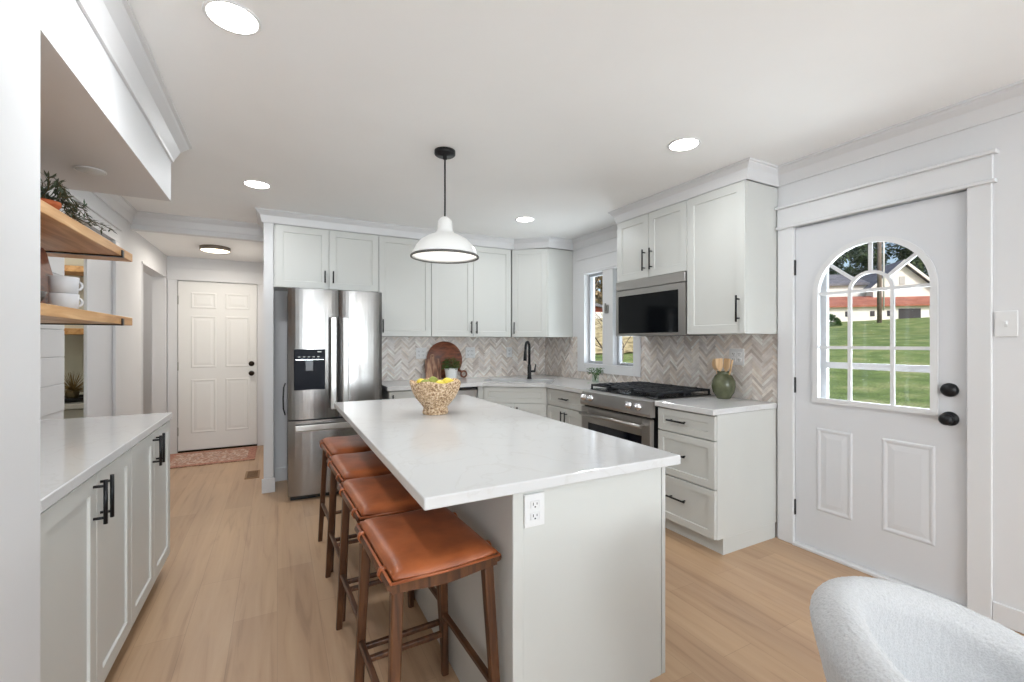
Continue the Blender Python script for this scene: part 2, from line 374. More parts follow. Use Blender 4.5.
def plain_window(name, x0, x1, y0, y1, z0, z1, along, label):
    t = thing(name, label, 'window', kind='structure'); m = MB(); fr = .05
    def bx(a0, a1, c0, c1, g=None):
        if along == 'x': (g or m).box(a0, a1, y0, y1, c0, c1)
        else: (g or m).box(x0, x1, a0, a1, c0, c1)
    A0, A1 = (x0, x1) if along == 'x' else (y0, y1)
    bx(A0, A0+fr, z0, z1); bx(A1-fr, A1, z0, z1); bx(A0+fr, A1-fr, z0, z0+fr); bx(A0+fr, A1-fr, z1-fr, z1)
    bx(A0+fr, A1-fr, (z0+z1)/2-.02, (z0+z1)/2+.02); m.build('window_frame', TRIM, t)
    g = MB()
    if along == 'x': g.box(A0+fr, A1-fr, (y0+y1)/2-.003, (y0+y1)/2+.003, z0+fr, z1-fr)
    else: g.box((x0+x1)/2-.003, (x0+x1)/2+.003, A0+fr, A1-fr, z0+fr, z1-fr)
    g.build('pane', GLASS, t)
plain_window('window_2', -.2, .9, FB-.08, FB-.03, .5, 2.2, 'x', 'white sash window at the living end nearer the left wall')
plain_window('window_3', 1.5, 2.6, FB-.08, FB-.03, .5, 2.2, 'x', 'white sash window at the living end nearer the right wall')
plain_window('window_4', XW+.03, XW+.08, LY0, LY1, LZ0, LZ1, 'y', 'wide white window in the right wall behind the camera')

# crown mouldings: profile swept with mitres along a plan path, material side to the left of travel
def crown(name, path, ztop, h, d, label):
    prof = [(0, -h), (.012, -h), (.016, -h+.012), (d*.45, -h*.42), (d*.8, -.022), (d*.86, -.014), (d, -.012), (d, 0), (0, 0)]
    pts = [Vector((p[0], p[1])) for p in path]; N = len(pts); rows = []
    for i, p in enumerate(pts):
        dirs = []
        if i > 0: dirs.append((pts[i]-pts[i-1]).normalized())
        if i < N-1: dirs.append((pts[i+1]-pts[i]).normalized())
        nr = [Vector((-q.y, q.x)) for q in dirs]
        mvec = nr[0] if len(nr) == 1 else (nr[0]+nr[1])/(1+nr[0].dot(nr[1]))
        rows.append([(p.x+mvec.x*a, p.y+mvec.y*a, ztop+z) for a, z in prof])
    mb = MB(); V = [[mb.bm.verts.new(q) for q in r] for r in rows]; n = len(prof)
    for a, c in zip(V, V[1:]):
        for k in range(n): mb.bm.faces.new((a[k], a[(k+1) % n], c[(k+1) % n], c[k]))
    mb.bm.faces.new(V[0][::-1]); mb.bm.faces.new(V[-1])
    return struct(name, mb, TRIM, label, 'crown moulding')
UF, UY = 2.62, 4.39                     # front planes of the right-hand and back wall cabinets
crown('trim_crown_right', [(XW, FB), (XW, 1.795)], CZ, .105, .10, 'white crown moulding along the wall above the entry door')
crown('trim_crown_cabinets', [(XW, 1.797), (UF+.018, 1.797), (UF+.018, 3.003), (XW, 3.003), (XW, 4.12), (2.63, 4.12), (2.352, UY+.018), (-.03, UY+.018), (-.105, UY+.018), (-.105, 5.0), (XL, 5.0), (XL, YS)], CZ, .108, .06, 'white crown moulding around the tops of the kitchen cabinets and over the hall opening')
crown('trim_crown_soffit', [(XN, YS), (XN, FB)], CZ, .108, .10, 'white crown moulding along the shelf niche soffit')
def base(name, x0, x1, y0, y1, label, h=.125): struct(name, MB().box(x0, x1, y0, y1, 0, h, .003), TRIM, label, 'baseboard')
base('baseboard_post', -.119, -.016, 4.386, 4.40, 'white baseboard block wrapping the wall end beside the refrigerator')
base('baseboard_back', -.028, .5, YB-.013, YB, 'white baseboard behind the refrigerator')
base('baseboard_right', XW-.013, XW, FB, .786, 'white baseboard right of the entry door', .098)
base('baseboard_left', XN, XN+.013, FB, YN-.02, 'white baseboard along the near left wall')
base('baseboard_niche', XL, XL+.013, YS+.02, PY0-.02, 'white baseboard past the end of the sideboard cabinets')
base('baseboard_hall', XL, XL+.013, PY1+.1, DY0-.01, 'white baseboard on the hall wall before the side doorway')

# cased opening with a pantry behind it
b = MB(); b.box(XL, XL+.02, PY1-.005, PY1+.10, 0, PZ, .002); b.box(XL, XL+.02, PY0-.1, PY1+.10, PZ, PZ+.1, .002); b.box(XL, XL+.035, PY0-.12, PY1+.12, PZ+.1, PZ+.125, .002)
struct('trim_pantry', b, TRIM, 'white casing with a cap ledge around the pantry opening', 'casing')
t = thing('door_3', 'plain white pantry door standing part way across its opening', 'door', kind='structure')
MB().box(XL-.022, XL-.002, 4.005, PY1-.006, .01, PZ-.01, .003).build('door_leaf', DOORP, t)
b = MB(); b.box(-2.3, T, 3.3, 3.4, 0, 2.45); b.box(-2.3, T, 5.2, 5.3, 0, 2.45); b.box(-2.4, -2.3, 3.3, 5.3, 0, 2.45); b.box(-2.4, T, 3.3, 5.3, 2.45, 2.5)
struct('wall_pantry', b, mat('pantry paint', (214, 214, 204), .7), 'pale walls of the pantry seen through the opening', 'wall')
lamp('pantry_fill', 'POINT', (-1.75, 4.2, 2.25), 10, (1, .93, .82), shadow_soft_size=.1)  # unseen lamp added to brighten the pantry
for z, lab in ((1.885, 'upper oak pantry shelf seen through the opening'), (1.37, 'lower oak pantry shelf seen through the opening')):
    t = thing('pantry_shelf', lab, 'shelf', (0, 0, z), group='pantry shelves')
    MB().box(-2.29, T-.005, 4.9, 5.195, 0, .05, .003).build('board', OAKY, t)
t = thing('pantry_cabinet', 'low white pantry cabinet under the spiky plant', 'cabinet')
MB().box(-2.28, T-.01, 4.75, 5.19, .08, .78).build('body', CAB, t); MB().box(-2.29, T-.006, 4.70, 5.195, .78, .82, .003).build('top', QUARTZ, t)
MB().box(-1.75, -1.3, 4.73, 4.75, .1, .77, .002).build('door', CAB, t)
t = tag(MB().lathe([(.0, .0), (.13, 0), (.16, .018), (.165, .035), (.155, .035), (.145, .02), (0, .014)], (-1.50, 4.95, .821)).build('tray', BLACK), 'shallow black tray on the pantry cabinet', 'tray')
t = thing('spiky_plant', 'spiky dry plant standing on the black tray in the pantry', 'plant', (-1.50, 4.95, .838))
m = MB()
for k in range(170):
    a, e = rnd.uniform(0, 2*PI), rnd.uniform(-.25, 1.5); d = (math.cos(a)*math.cos(e), math.sin(a)*math.cos(e), math.sin(e)); L = rnd.uniform(.11, .16)
    p = Vector((0, 0, .07)); m.tube([p, p+Vector(d)*L], [.0022, .0006], 4, False)
f = m.build('spines', DRYG, t); MB().lathe([(0, 0), (.035, 0), (.045, .05), (.02, .075), (0, .08)], n=16).build('core', STEMM, t)
# side room beyond the hall doorway
b = MB(); b.box(-2.8, -2.7, 5.0, 7.9, 0, 2.4); b.box(-2.8, T, 7.8, 7.9, 0, 2.4); b.box(-2.8, T, 5.31, 5.36, 0, 2.4); b.box(T-.02, T, DY1+.02, 7.8, 0, 2.4); b.box(-2.8, T, 5.3, 7.9, 2.31, 2.36)
struct('wall_side_room', b, WALL, 'pale walls of the side room beyond the hall doorway', 'wall')
b = MB(); b.box(T-.005, XL+.006, DY0-.012, DY0+.008, 0, DZ); b.box(T-.005, XL+.006, DY1-.008, DY1+.012, 0, DZ); b.box(T-.005, XL+.006, DY0-.012, DY1+.012, DZ-.008, DZ+.012)
struct('trim_side_doorway', b, TRIM, 'white jamb lining the side doorway in the hall', 'jamb')
lamp('side_room_fill', 'POINT', (-1.9, 6.4, 2.1), 14, (1, .95, .88), shadow_soft_size=.12)  # no fixture here, a fill lamp added to lift the side room

# hall door (six panels)
def raised(m, x0, x1, z0, z1, y, out=-1, bw=.028, dep=.009):
    V = m.bm.verts.new
    def ring(a, yy): return [V((x0+a, yy, z0+a)), V((x1-a, yy, z0+a)), V((x1-a, yy, z1-a)), V((x0+a, yy, z1-a))]
    rs = [ring(0, y), ring(.006, y+out*dep*.9), ring(.014, y+out*dep), ring(bw, y+out*.001), ring(bw+.03, y+out*dep*.8)]
    for a, c in zip(rs, rs[1:]):
        for k in range(4): m.bm.faces.new((a[k], a[(k+1) % 4], c[(k+1) % 4], c[k]))
    m.bm.faces.new(rs[-1])
t = thing('door_2', 'white six panel door with dark bronze knobs at the hall end', 'door', kind='structure')
MB().box(HX0, HX1, YH+.005, YH+.045, .02, 2.03, .002).build('door_leaf', HALLP, t)
wd = HX1-HX0
for (a, c) in ((.13, .43), (.56, .86)):
    for z0, z1 in ((.22, .86), (1.0, 1.62), (1.71, 1.90)):
        m = MB(); raised(m, HX0+a*wd+.02, HX0+c*wd+.03, z0, z1, YH+.005, -1, .028, .006); m.build('panel', HALLP, t)
for z, nm in ((.915, 'knob'), (1.035, 'deadbolt')):
    MB().lathe([(0, -.012 if nm == 'deadbolt' else -.055), (.026, -.012 if nm == 'deadbolt' else -.05), (.03, -.008 if nm == 'deadbolt' else -.03), (.012, -.02), (.032, -.008), (.032, .006)] if nm == 'knob' else [(0, -.014), (.024, -.012), (.032, -.004), (.032, .006)], (HX1-.06, YH+.002, z), 20, 'y').build(nm, BRONZE, t)
for z in (.25, 1.02, 1.8): MB().box(HX0-.014, HX0+.004, YH-.008, YH+.01, z-.05, z+.05, .002).build('hinge', mat('nickel', (150, 148, 144), .4, .7), t)
b = MB(); b.box(HX0-.095, HX0-.004, YH-.018, YH, 0, 2.045, .002); b.box(HX1+.004, HX1+.095, YH-.018, YH, 0, 2.045, .002); b.box(HX0-.10, HX1+.10, YH-.02, YH, 2.034, 2.18, .002)
struct('trim_hall_door', b, TRIM, 'white casing around the hall door', 'casing')
struct('trim_hall_sill', MB().box(HX0, HX1, YH-.004, YH+.08, 0, .016), BRONZE, 'dark threshold under the hall door', 'threshold')

# entry door with an arched window
t = thing('door_1', 'white entry door with arched nine light window and black knobs', 'door', kind='structure')
dy0, dy1, dx = .873, 1.688, XW+.008
aw0, aw1, az0, azs = .995, 1.567, .945, 1.605; ac = (aw0+aw1)/2; ar = (aw1-aw0)/2
def arch(c, r, zb, zs, n=24): return [(c-r, zb), (c+r, zb)]+[(c+r*math.cos(PI*k/n), zs+r*math.sin(PI*k/n)) for k in range(n+1)]
def X(pts, x): return [(x, p[0], p[1]) for p in pts]
MB().plate([X([(dy0, .02), (dy1, .02), (dy1, 2.045), (dy0, 2.045)], dx), X(arch(ac, ar-.006, az0+.006, azs), dx)], (.042, 0, 0)).build('door_leaf', DOORP, t)
MB().plate([X(arch(ac, ar+.012, az0-.012, azs), dx-.012), X(arch(ac, ar-.018, az0+.018, azs), dx-.012)], (.022, 0, 0)).build('window_frame', TRIM, t)
m = MB(); mw = .009; gx0, gx1 = dx+.006, dx+.02; ir = ar*.36
for z in (azs, az0+(azs-az0)*.5): m.box(gx0, gx1, aw0+.01, aw1-.01, z-mw, z+mw)
for s in (-1, 1): m.box(gx0-.001, gx1-.001, ac+s*ir-mw, ac+s*ir+mw, az0+.01, azs+.004)
for k in range(16):
    a0, a1 = PI*k/16, PI*(k+1)/16
    q = [(ac+(ir+e)*math.cos(a), azs+(ir+e)*math.sin(a)) for a, e in ((a0, -mw), (a1, -mw), (a1, mw), (a0, mw))]
    m.poly(X(q, gx0-.002), (gx1-gx0, 0, 0))
for a in (PI*.22, PI/2, PI*.78):
    c_, s_ = math.cos(a), math.sin(a); q = [(ac+c_*r-s_*e, azs+s_*r+c_*e) for r, e in ((ir, -mw), (ar-.01, -mw), (ar-.01, mw), (ir, mw))]
    m.poly(X(q, gx0), (gx1-gx0, 0, 0))
m.build('muntins', TRIM, t)
MB().poly(X(arch(ac, ar-.008, az0+.008, azs), dx+.022), (.005, 0, 0)).build('pane', GLASS, t)
for y0, y1, z0, z1 in ((1.365, 1.56, .262, .775), (.995, 1.222, .262, .775)):
    m = MB(); raised(m, y0, y1, z0, z1, 0, -1, .026, .005); m.xf(Matrix.Translation((dx, 0, 0)) @ Matrix(((0, 1, 0, 0), (1, 0, 0, 0), (0, 0, 1, 0), (0, 0, 0, 1)))); m.build('panel', DOORP, t)
ky = .94
MB().lathe([(0, -.026), (.02, -.024), (.033, -.012), (.035, 0)], (dx-.001, ky, 1.069), 24, 'x').build('deadbolt', BLACK, t)
MB().lathe([(0, -.066), (.02, -.063), (.029, -.048), (.026, -.033), (.013, -.024), (.013, -.012), (.034, -.008), (.036, 0)], (dx-.001, ky, .925), 24, 'x').build('knob', BLACK, t)
for z in (.24, 1.03, 1.79): MB().box(dx-.012, dx+.006, dy1-.004, dy1+.016, z-.05, z+.05, .002).build('hinge', BLACK, t)
for z in (.925, 1.069): MB().box(dx+.004, dx+.03, dy0-.004, dy0-.001, z-.03, z+.03).build('latch_plate', BLACK, t)
b = MB(); cx0, cx1 = XW-.018, XW
b.box(cx0, XW+WT-.02, OY1-.003, 1.790, 0, OZ, .002); b.box(cx0, XW+WT-.02, .787, OY0+.003, 0, OZ, .002)
b.box(cx0-.004, cx1, .783, 1.790, OZ, 2.188, .002); b.box(cx0-.018, cx1, .770, 1.7945, OZ-.004, OZ+.014, .003); b.box(cx0-.024, cx1, .765, 1.7945, 2.184, 2.202, .003)
struct('trim_entry', b, TRIM, 'white casing with a capped header around the entry door', 'casing')
struct('trim_threshold', MB().box(XW-.03, XW+WT, OY0+.003, OY1-.003, 0, .018, .003), TRIM, 'white threshold under the entry door', 'threshold')
# storm door outside
t = thing('storm_door', 'white aluminium storm door seen through the arched window', 'door')
m = MB(); sx = XW+.095
m.box(sx, sx+.03, OY0+.01, OY0+.075, .03, 2.04); m.box(sx, sx+.03, OY1-.145, OY1-.01, .03, 2.04); m.box(sx, sx+.03, OY0+.075, OY1-.145, 1.145, 1.182); m.box(sx, sx+.03, OY0+.075, OY1-.145, .03, .22); m.box(sx, sx+.03, OY0+.075, OY1-.145, 1.97, 2.04)
m.build('frame', TRIM, t); MB().box(sx+.012, sx+.016, OY0+.075, OY1-.145, .22, 1.97).build('pane', GLASS, t)

# kitchen window (two casements)
t = thing('window_1', 'white double casement window left of the microwave', 'window', kind='structure')
m = MB(); m.box(XW-.018, XW, WY1, 4.025, .985, 2.20, .002); m.box(XW-.018, XW, 3.062, WY0, .985, 2.20, .002); m.box(XW-.018, XW, WY0, WY1, WZ1, 2.20, .002); m.box(XW-.018, XW, WY0, WY1, .985, WZ0, .002)
m.box(XW-.026, XW, 3.055, 4.035, 2.20, 2.222, .003); m.box(XW-.02, XW, 3.055, 4.04, 2.06, 2.072, .002)
m.build('window_frame', TRIM, t)
m = MB(); m.box(XW-.012, XW+.09, 3.44, 3.60, WZ0, WZ1, .002); m.build('mullion', TRIM, t)
for y0, y1 in ((WY0, 3.44), (3.60, WY1)):
    m = MB(); e = .028; x0, x1 = XW+.045, XW+.085
    m.box(x0, x1, y0, y0+e, WZ0, WZ1); m.box(x0, x1, y1-e, y1, WZ0, WZ1); m.box(x0, x1, y0+e, y1-e, WZ0, WZ0+e); m.box(x0, x1, y0+e, y1-e, WZ1-e, WZ1)
    s = m.build('sash', mat('sash grey', (176, 178, 182), .5), t); MB().box(XW+.06, XW+.066, y0+e, y1-e, WZ0+e, WZ1-e).build('pane', GLASS, s)
m = MB(); m.box(XW-.024, XW-.012, 3.50, 3.56, 1.60, 1.68, .003); m.box(XW-.034, XW-.024, 3.525, 3.545, 1.62, 1.70, .003); m.build('latch', mat('nickel', (150, 148, 144), .4, .7), t)
m = MB(); m.tube([(XW+.03, 3.36, 1.11), (XW-.012, 3.34, 1.095), (XW-.03, 3.30, 1.088), (XW-.022, 3.25, 1.10), (XW-.03, 3.21, 1.09)], .006, 8); m.build('crank', mat('nickel', (150, 148, 144), .4, .7), t)

# ------------------------------------------------------------------ herringbone backsplash
def herring(rects, name, M, label, seed):
  full = MB(); full.bm.loops.layers.color.new('Col')
  for X0, Z0, Wd, Hh in rects:
    r = random.Random(seed); mb = MB(); ox, oz = X0, Z0; W, n = .0175, 6; L = W*n; s2 = math.sqrt(.5)
    cl = mb.bm.loops.layers.color.new('Col')
    pal = [(214, 210, 207), (222, 219, 216), (206, 201, 198), (196, 188, 182), (211, 203, 195), (230, 228, 226), (188, 180, 175), (216, 209, 202), (203, 194, 186), (218, 214, 212), (212, 208, 206), (224, 220, 215)]
    K = int((Wd+Hh+ox+oz)/W)+8
    def put(x0, y0, w_, h_):
        g = W*.035; q = [(x0+g, y0+g), (x0+w_-g, y0+g), (x0+w_-g, y0+h_-g), (x0+g, y0+h_-g)]
        q = [((x-y)*s2-ox, (x+y)*s2-oz) for x, y in q]          # the (1,1) steps run upward
        if max(p[0] for p in q) < 0 or min(p[0] for p in q) > Wd or max(p[1] for p in q) < 0 or min(p[1] for p in q) > Hh: return
        f = mb.bm.faces.new([mb.bm.verts.new((p[0], -.003, p[1])) for p in q]); c = [min(.98, v*f/255) for v, f in zip(r.choice(pal), (1.10, 1.085, 1.07))]; k = r.uniform(.95, 1.02)
        for lp in f.loops: lp[cl] = (c[0]*k, c[1]*k, c[2]*k, 1)
    J = int((Wd+Hh+ox+oz)/(L*1.3))+3
    for j in range(-J, J+1):
        for k in range(-K, K+1):
            put((k+j*n)*W, (k-j*n)*W, L, W); put((k+j*n+n)*W-L, (k-j*n+1)*W, W, L)
    for co, no in (((0, 0, 0), (-1, 0, 0)), ((Wd, 0, 0), (1, 0, 0)), ((0, 0, 0), (0, 0, -1)), ((0, 0, Hh), (0, 0, 1))):
        bmesh.ops.bisect_plane(mb.bm, geom=list(mb.bm.verts)+list(mb.bm.edges)+list(mb.bm.faces), plane_co=co, plane_no=no, clear_outer=True)
    bk = [mb.bm.verts.new((x, y, z)) for x, y, z in ((0, -.0015, 0), (Wd, -.0015, 0), (Wd, -.0015, Hh), (0, -.0015, Hh))]
    f = mb.bm.faces.new(bk)
    for lp in f.loops: lp[cl] = (.83, .815, .80, 1)
    mb.xf(Matrix.Translation((X0, 0, Z0))); me = bpy.data.meshes.new('tiles'); mb.bm.to_mesh(me); mb.bm.free(); full.bm.from_mesh(me); bpy.data.meshes.remove(me)
  full.xf(M); o = full.build(name, TILE, recalc=False)
  return tag(o, label, 'backsplash', kind='structure')
herring([(0, 0, XW-.80, .465)], 'trim_backsplash_back', Matrix.Translation((.80, YB, .901)), 'beige and grey marble herringbone tiles behind the sink counter', 3)
herring([(0, 0, YB-4.026, .465), (YB-4.026, 0, .964, .083), (YB-3.062, 0, 3.062-1.80, .465)], 'trim_backsplash_right', Matrix.Translation((XW, YB, .901)) @ Matrix.Rotation(-PI/2, 4, 'Z'), 'beige and grey marble herringbone tiles behind the range', 4)

# ------------------------------------------------------------------ cabinets
def pull(m, x, z, vertical, L=.14, y=0.):
    o = .032; h = L/2
    if vertical:
        m.tube([(x, y-o, z-h), (x, y-o, z+h)], .0062, 10)
        for s in (-1, 1): m.tube([(x, y-o, z+s*h*.72), (x, y-.0005, z+s*h*.72)], .0048, 8)
    else:
        m.tube([(x-h, y-o, z), (x+h, y-o, z)], .0062, 10)
        for s in (-1, 1): m.tube([(x+s*h*.72, y-o, z), (x+s*h*.72, y-.0005, z)], .0048, 8)
    return m
def cabinet(name, label, cat, loc, rz, w, d, z0, z1, fronts, toe=0., group=None, body=True, toem=None):
    # local x to the right as seen from the front, y into the cabinet, door faces at y=0
    t = thing(name, label, cat, loc, rz, group)
    if body: MB().box(0, w, .021, d, z0, z1, .001).build('body', CAB, t)
    if toe: MB().box(.0, w, .075, d-.02, .0, z0).build('toe_kick', toem or CAB, t)
    for f in fronts:
        kind, x0, x1, a, c, h = f
        g = .0018; st = .058 if kind == 'door' else .045
        if kind == 'slab': o = MB().box(x0+g, x1-g, 0, .02, a+g, c-g, .0015).build('drawer', CAB, t)
        else: o = MB().panel_front(x0+g, x1-g, a+g, c-g, 0, .02, st).build('door' if kind == 'door' else 'drawer', CAB, t)
        if h: pull(MB(), h[0], h[1], h[2], h[3]).build('handle', BLACK, o)
    return t
UT, UB = 2.338, 1.362
def ax(u, Y):      # plan position on the plane y=Y for a bearing measured on the photograph
    k = (u-512)/FOC; return Y*(math.sin(YAW)+k*math.cos(YAW))/(math.cos(YAW)-k*math.sin(YAW))
# back wall uppers
xf0, xf1, xs1, xd1 = -.027, ax(378.8, UY), ax(431.5, UY), ax(511.3, UY)
wF = xf1-xf0
cabinet('wall_cabinet', 'white two door wall cabinet above the refrigerator', 'cabinet', (xf0, UY, 0), 0, wF, YB-UY-.002, 1.79, UT,
        [('door', .012, wF/2, 1.79, UT, (wF/2-.035, 1.90, True, .11)), ('door', wF/2, wF, 1.79, UT, (wF/2+.035, 1.90, True, .11))])
wS = xs1-xf1
cabinet('wall_cabinet', 'white one door wall cabinet between the refrigerator and the double doors', 'cabinet', (xf1+.001, UY, 0), 0, wS-.002, YB-UY-.002, UB, UT,
        [('door', 0, wS-.002, UB, UT, (.035, UB+.10, True, .13))])
wD = xd1-xs1
cabinet('wall_cabinet', 'white two door wall cabinet right behind the pendant lamp', 'cabinet', (xs1+.001, UY, 0), 0, wD-.004, YB-UY-.002, UB, UT,
        [('door', 0, wD/2, UB, UT, (wD/2-.03, UB+.10, True, .13)), ('door', wD/2, wD-.004, UB, UT, (wD/2+.03, UB+.10, True, .13))])
# diagonal corner upper
P0, P1 = Vector((xd1+.004, UY)), Vector((2.626, 4.13)); dv = P1-P0; Lg = dv.length; an = math.atan2(dv.y, dv.x)
t = thing('corner_wall_cabinet', 'white diagonal corner wall cabinet above the faucet', 'cabinet', (P0.x, P0.y, 0), an)
inv = Matrix.Rotation(-an, 4, 'Z')
q = [inv @ Vector((p[0]-P0.x, p[1]-P0.y, UB)) for p in ((P0.x+.013, P0.y+.018), (P1.x+.014, P1.y+.0), (XW-.003, P1.y), (XW-.003, YB-.003), (P0.x+.013, YB-.003))]
MB().poly([(p.x, p.y, UB) for p in q], (0, 0, UT-UB)).build('body', CAB, t)
o = MB().panel_front(.006, Lg-.014, UB+.002, UT-.002, -.001, .018, .055).build('door', CAB, t); pull(MB(), .035, UB+.10, True, .13, -.001).build('handle', BLACK, o)
# right wall uppers
rzR = -PI/2
cabinet('wall_cabinet', 'white two door wall cabinet above the microwave', 'cabinet', (UF, 2.998, 0), rzR, .746, XW-UF-.002, 1.825, UT,
        [('door', 0, .373, 1.825, UT, (.335, 1.965, True, .17)), ('door', .373, .746, 1.825, UT, (.411, 1.965, True, .17))])
cabinet('wall_cabinet', 'white tall one door wall cabinet between the microwave and the entry door', 'cabinet', (UF, 2.250, 0), rzR, .452, XW-UF-.002, UB, UT,
        [('door', 0, .452, UB, UT, (.412, UB+.16, True, .17))])
# microwave
t = thing('microwave', 'stainless steel microwave with black glass door over the range', 'microwave', (UF-.012, 2.996, 0), rzR); wM = .742; mz0, mz1 = 1.358, 1.822
MB().box(.0, wM, .022, .35, mz0, mz1, .002).build('body', STEELK, t)
MB().box(0, wM, -.004, .021, mz1-.075, mz1, .004).build('vent_panel', STEELD, t)
m = MB(); zt = mz1-.08; m.box(0, .03, 0, .021, mz0, zt); m.box(wM-.062, wM, 0, .021, mz0, zt); m.box(.03, wM-.062, 0, .021, mz0, mz0+.022); m.box(.03, wM-.062, 0, .021, zt-.045, zt)
d = m.build('door', STEELD, t); MB().box(.03, wM-.062, .004, .02, mz0+.022, zt-.045).build('glass', BLKGLASS, d)
# base cabinets
BZ, CT = .862, .90
BX = 2.345
cabinet('base_cabinet', 'white three drawer base cabinet beside the entry door', 'cabinet', (BX, 2.262, 0), rzR, .458, XW-BX-.002, .10, BZ,
        [('drawer', 0, .456, .705, .855, (.18, .785, False, .15)), ('drawer', 0, .456, .408, .700, (.18, .565, False, .15)), ('drawer', 0, .456, .103, .403, (.18, .275, False, .15))], toe=.1)
yq = 3.70; wq = yq-3.078
cabinet('base_cabinet', 'white base cabinet with drawer and two doors left of the range', 'cabinet', (BX, yq-.002, 0), rzR, wq-.004, XW-BX-.002, .10, BZ,
        [('drawer', 0, wq-.004, .700, .855, (wq*.5, .78, False, .13)), ('door', 0, wq/2, .103, .695, (wq/2-.03, .60, True, .13)), ('door', wq/2, wq-.004, .103, .695, (wq/2+.03, .60, True, .13))], toe=.1)
BY = 4.10; xk0, xk1 = .90, ax(454, BY); xdw = ax(478, BY)
cabinet('base_cabinet', 'white base cabinet with top drawer beside the refrigerator', 'cabinet', (xk0, BY, 0), 0, xk1-xk0-.004, YB-BY-.002, .10, BZ,
        [('slab', .0, xk1-xk0-.004, .705, .855, (.03, .76, True, .13)), ('door', 0, (xk1-xk0)/2, .103, .70, None), ('door', (xk1-xk0)/2, xk1-xk0-.004, .103, .70, None)], toe=.1)
t = thing('dishwasher', 'stainless steel dishwasher with dark top edge left of the sink', 'dishwasher', (xk1, BY, 0)); wdw = xdw-xk1-.004
MB().box(.0, wdw, .025, .6, .1, .86).build('body', STEELK, t); MB().box(.002, wdw-.002, 0, .024, .115, .83, .004).build('door', STEELD, t); MB().box(.002, wdw-.002, .002, .03, .832, .860, .002).build('control_strip', BLACKP, t)
MB().tube([(.04, 0, .76), (.04, -.04, .76), (wdw-.04, -.04, .76), (wdw-.04, 0, .76)], .009, 10).build('handle', STEELD, t)
# diagonal sink base
S0, S1 = Vector((xdw+.055, BY)), Vector((BX, 3.702)); dv = S1-S0; Lk = dv.length; ak = math.atan2(dv.y, dv.x)
t = thing('sink_cabinet', 'white diagonal sink base cabinet in the corner', 'cabinet', (S0.x, S0.y, 0), ak); inv = Matrix.Rotation(-ak, 4, 'Z')
def loc2(p, P, I): v = I @ Vector((p[0]-P.x, p[1]-P.y, 0)); return (v.x, v.y)
ring = [loc2(p, S0, inv) for p in ((xdw, BY), (S0.x+.006, BY+.02), (S1.x+.02, S1.y+.006), (XW-.003, S1.y+.002), (XW-.003, YB-.003), (xdw, YB-.003))]
MB().poly([(p[0], p[1], .10) for p in ring], (0, 0, .58)).build('body', CAB, t)
rim_ = ring[:3]
m = MB(); m.poly([(p[0], p[1], .68) for p in (ring[0], ring[1], ring[2], (ring[2][0], ring[2][1]+.03), (ring[1][0], ring[1][1]+.03), (ring[0][0]+.0, ring[0][1]+.03))], (0, 0, BZ-.68)); m.build('face_frame', CAB, t)
MB().poly([(p[0]*1.0, p[1]+.07, 0) for p in ring[1:3]]+[(ring[3][0]-.05, ring[3][1]+.05, 0), (ring[5][0]+.1, ring[5][1]-.1, 0)], (0, 0, .10)).build('toe_kick', CAB, t)
MB().panel_front(.012, Lk-.004, .70, .855, -.001, .02, .045).build('drawer', CAB, t)
for a, c, hx in ((.012, Lk/2, Lk/2-.03), (Lk/2, Lk-.004, Lk/2+.03)):
    o = MB().panel_front(a+.002, c-.002, .103, .695, -.001, .02).build('door', CAB, t); pull(MB(), hx, .60, True, .13, -.001).build('handle', BLACK, o)
# countertops
ov = .026; nrm = Vector((dv.y, -dv.x)).normalized()*ov
A = Vector((S0.x, BY-ov)); Bq = Vector((BX-ov, S1.y))
k1 = S0+nrm; k2 = S1+nrm; dd = dv.normalized()
tA = (BY-ov-k1.y)/dd.y; A = k1+dd*tA; tB = (BX-ov-k1.x)/dd.x; Bq = k1+dd*tB
outl = [(.88, BY-ov), (A.x, A.y), (Bq.x, Bq.y), (BX-ov, 3.078), (XW-.002, 3.078), (XW-.002, YB-.002), (.88, YB-.002)]
mid = (S0+S1)/2; ins = Vector((-dv.y, dv.x)).normalized(); cc = mid+ins*.30; ux = dd
hole = [cc+ux*a*.36+ins*c*.19 for a, c in ((-1, -1), (1, -1), (1, 1), (-1, 1))]
tag(MB().plate([[(p[0], p[1], BZ+.002) for p in outl], [(p.x, p.y, BZ+.002) for p in hole]], (0, 0, CT-BZ-.002)).build('countertop', QUARTZ), 'white quartz countertop turning the corner around the sink', 'countertop')
tag(MB().box(BX-ov, XW-.002, 1.797, 2.268, BZ+.002, CT, .003).build('countertop', QUARTZ), 'short white quartz countertop between the range and the entry door', 'countertop')
t = thing('sink', 'white undermount sink sunk into the corner countertop', 'sink', (cc.x, cc.y, .70), ak)
m = MB(); m.box(-.37, .37, -.2, .2, 0, .012); m.box(-.37, -.362, -.2, .2, .012, .16); m.box(.362, .37, -.2, .2, .012, .16); m.box(-.362, .362, -.2, -.192, .012, .16); m.box(-.362, .362, .192, .2, .012, .16); m.build('basin', mat('sink grey', (150, 152, 156), .35), t)
MB().lathe([(0, .0), (.04, 0), (.045, .004), (0, .005)], (0, 0, .013), 20).build('drain', CHROME, t)
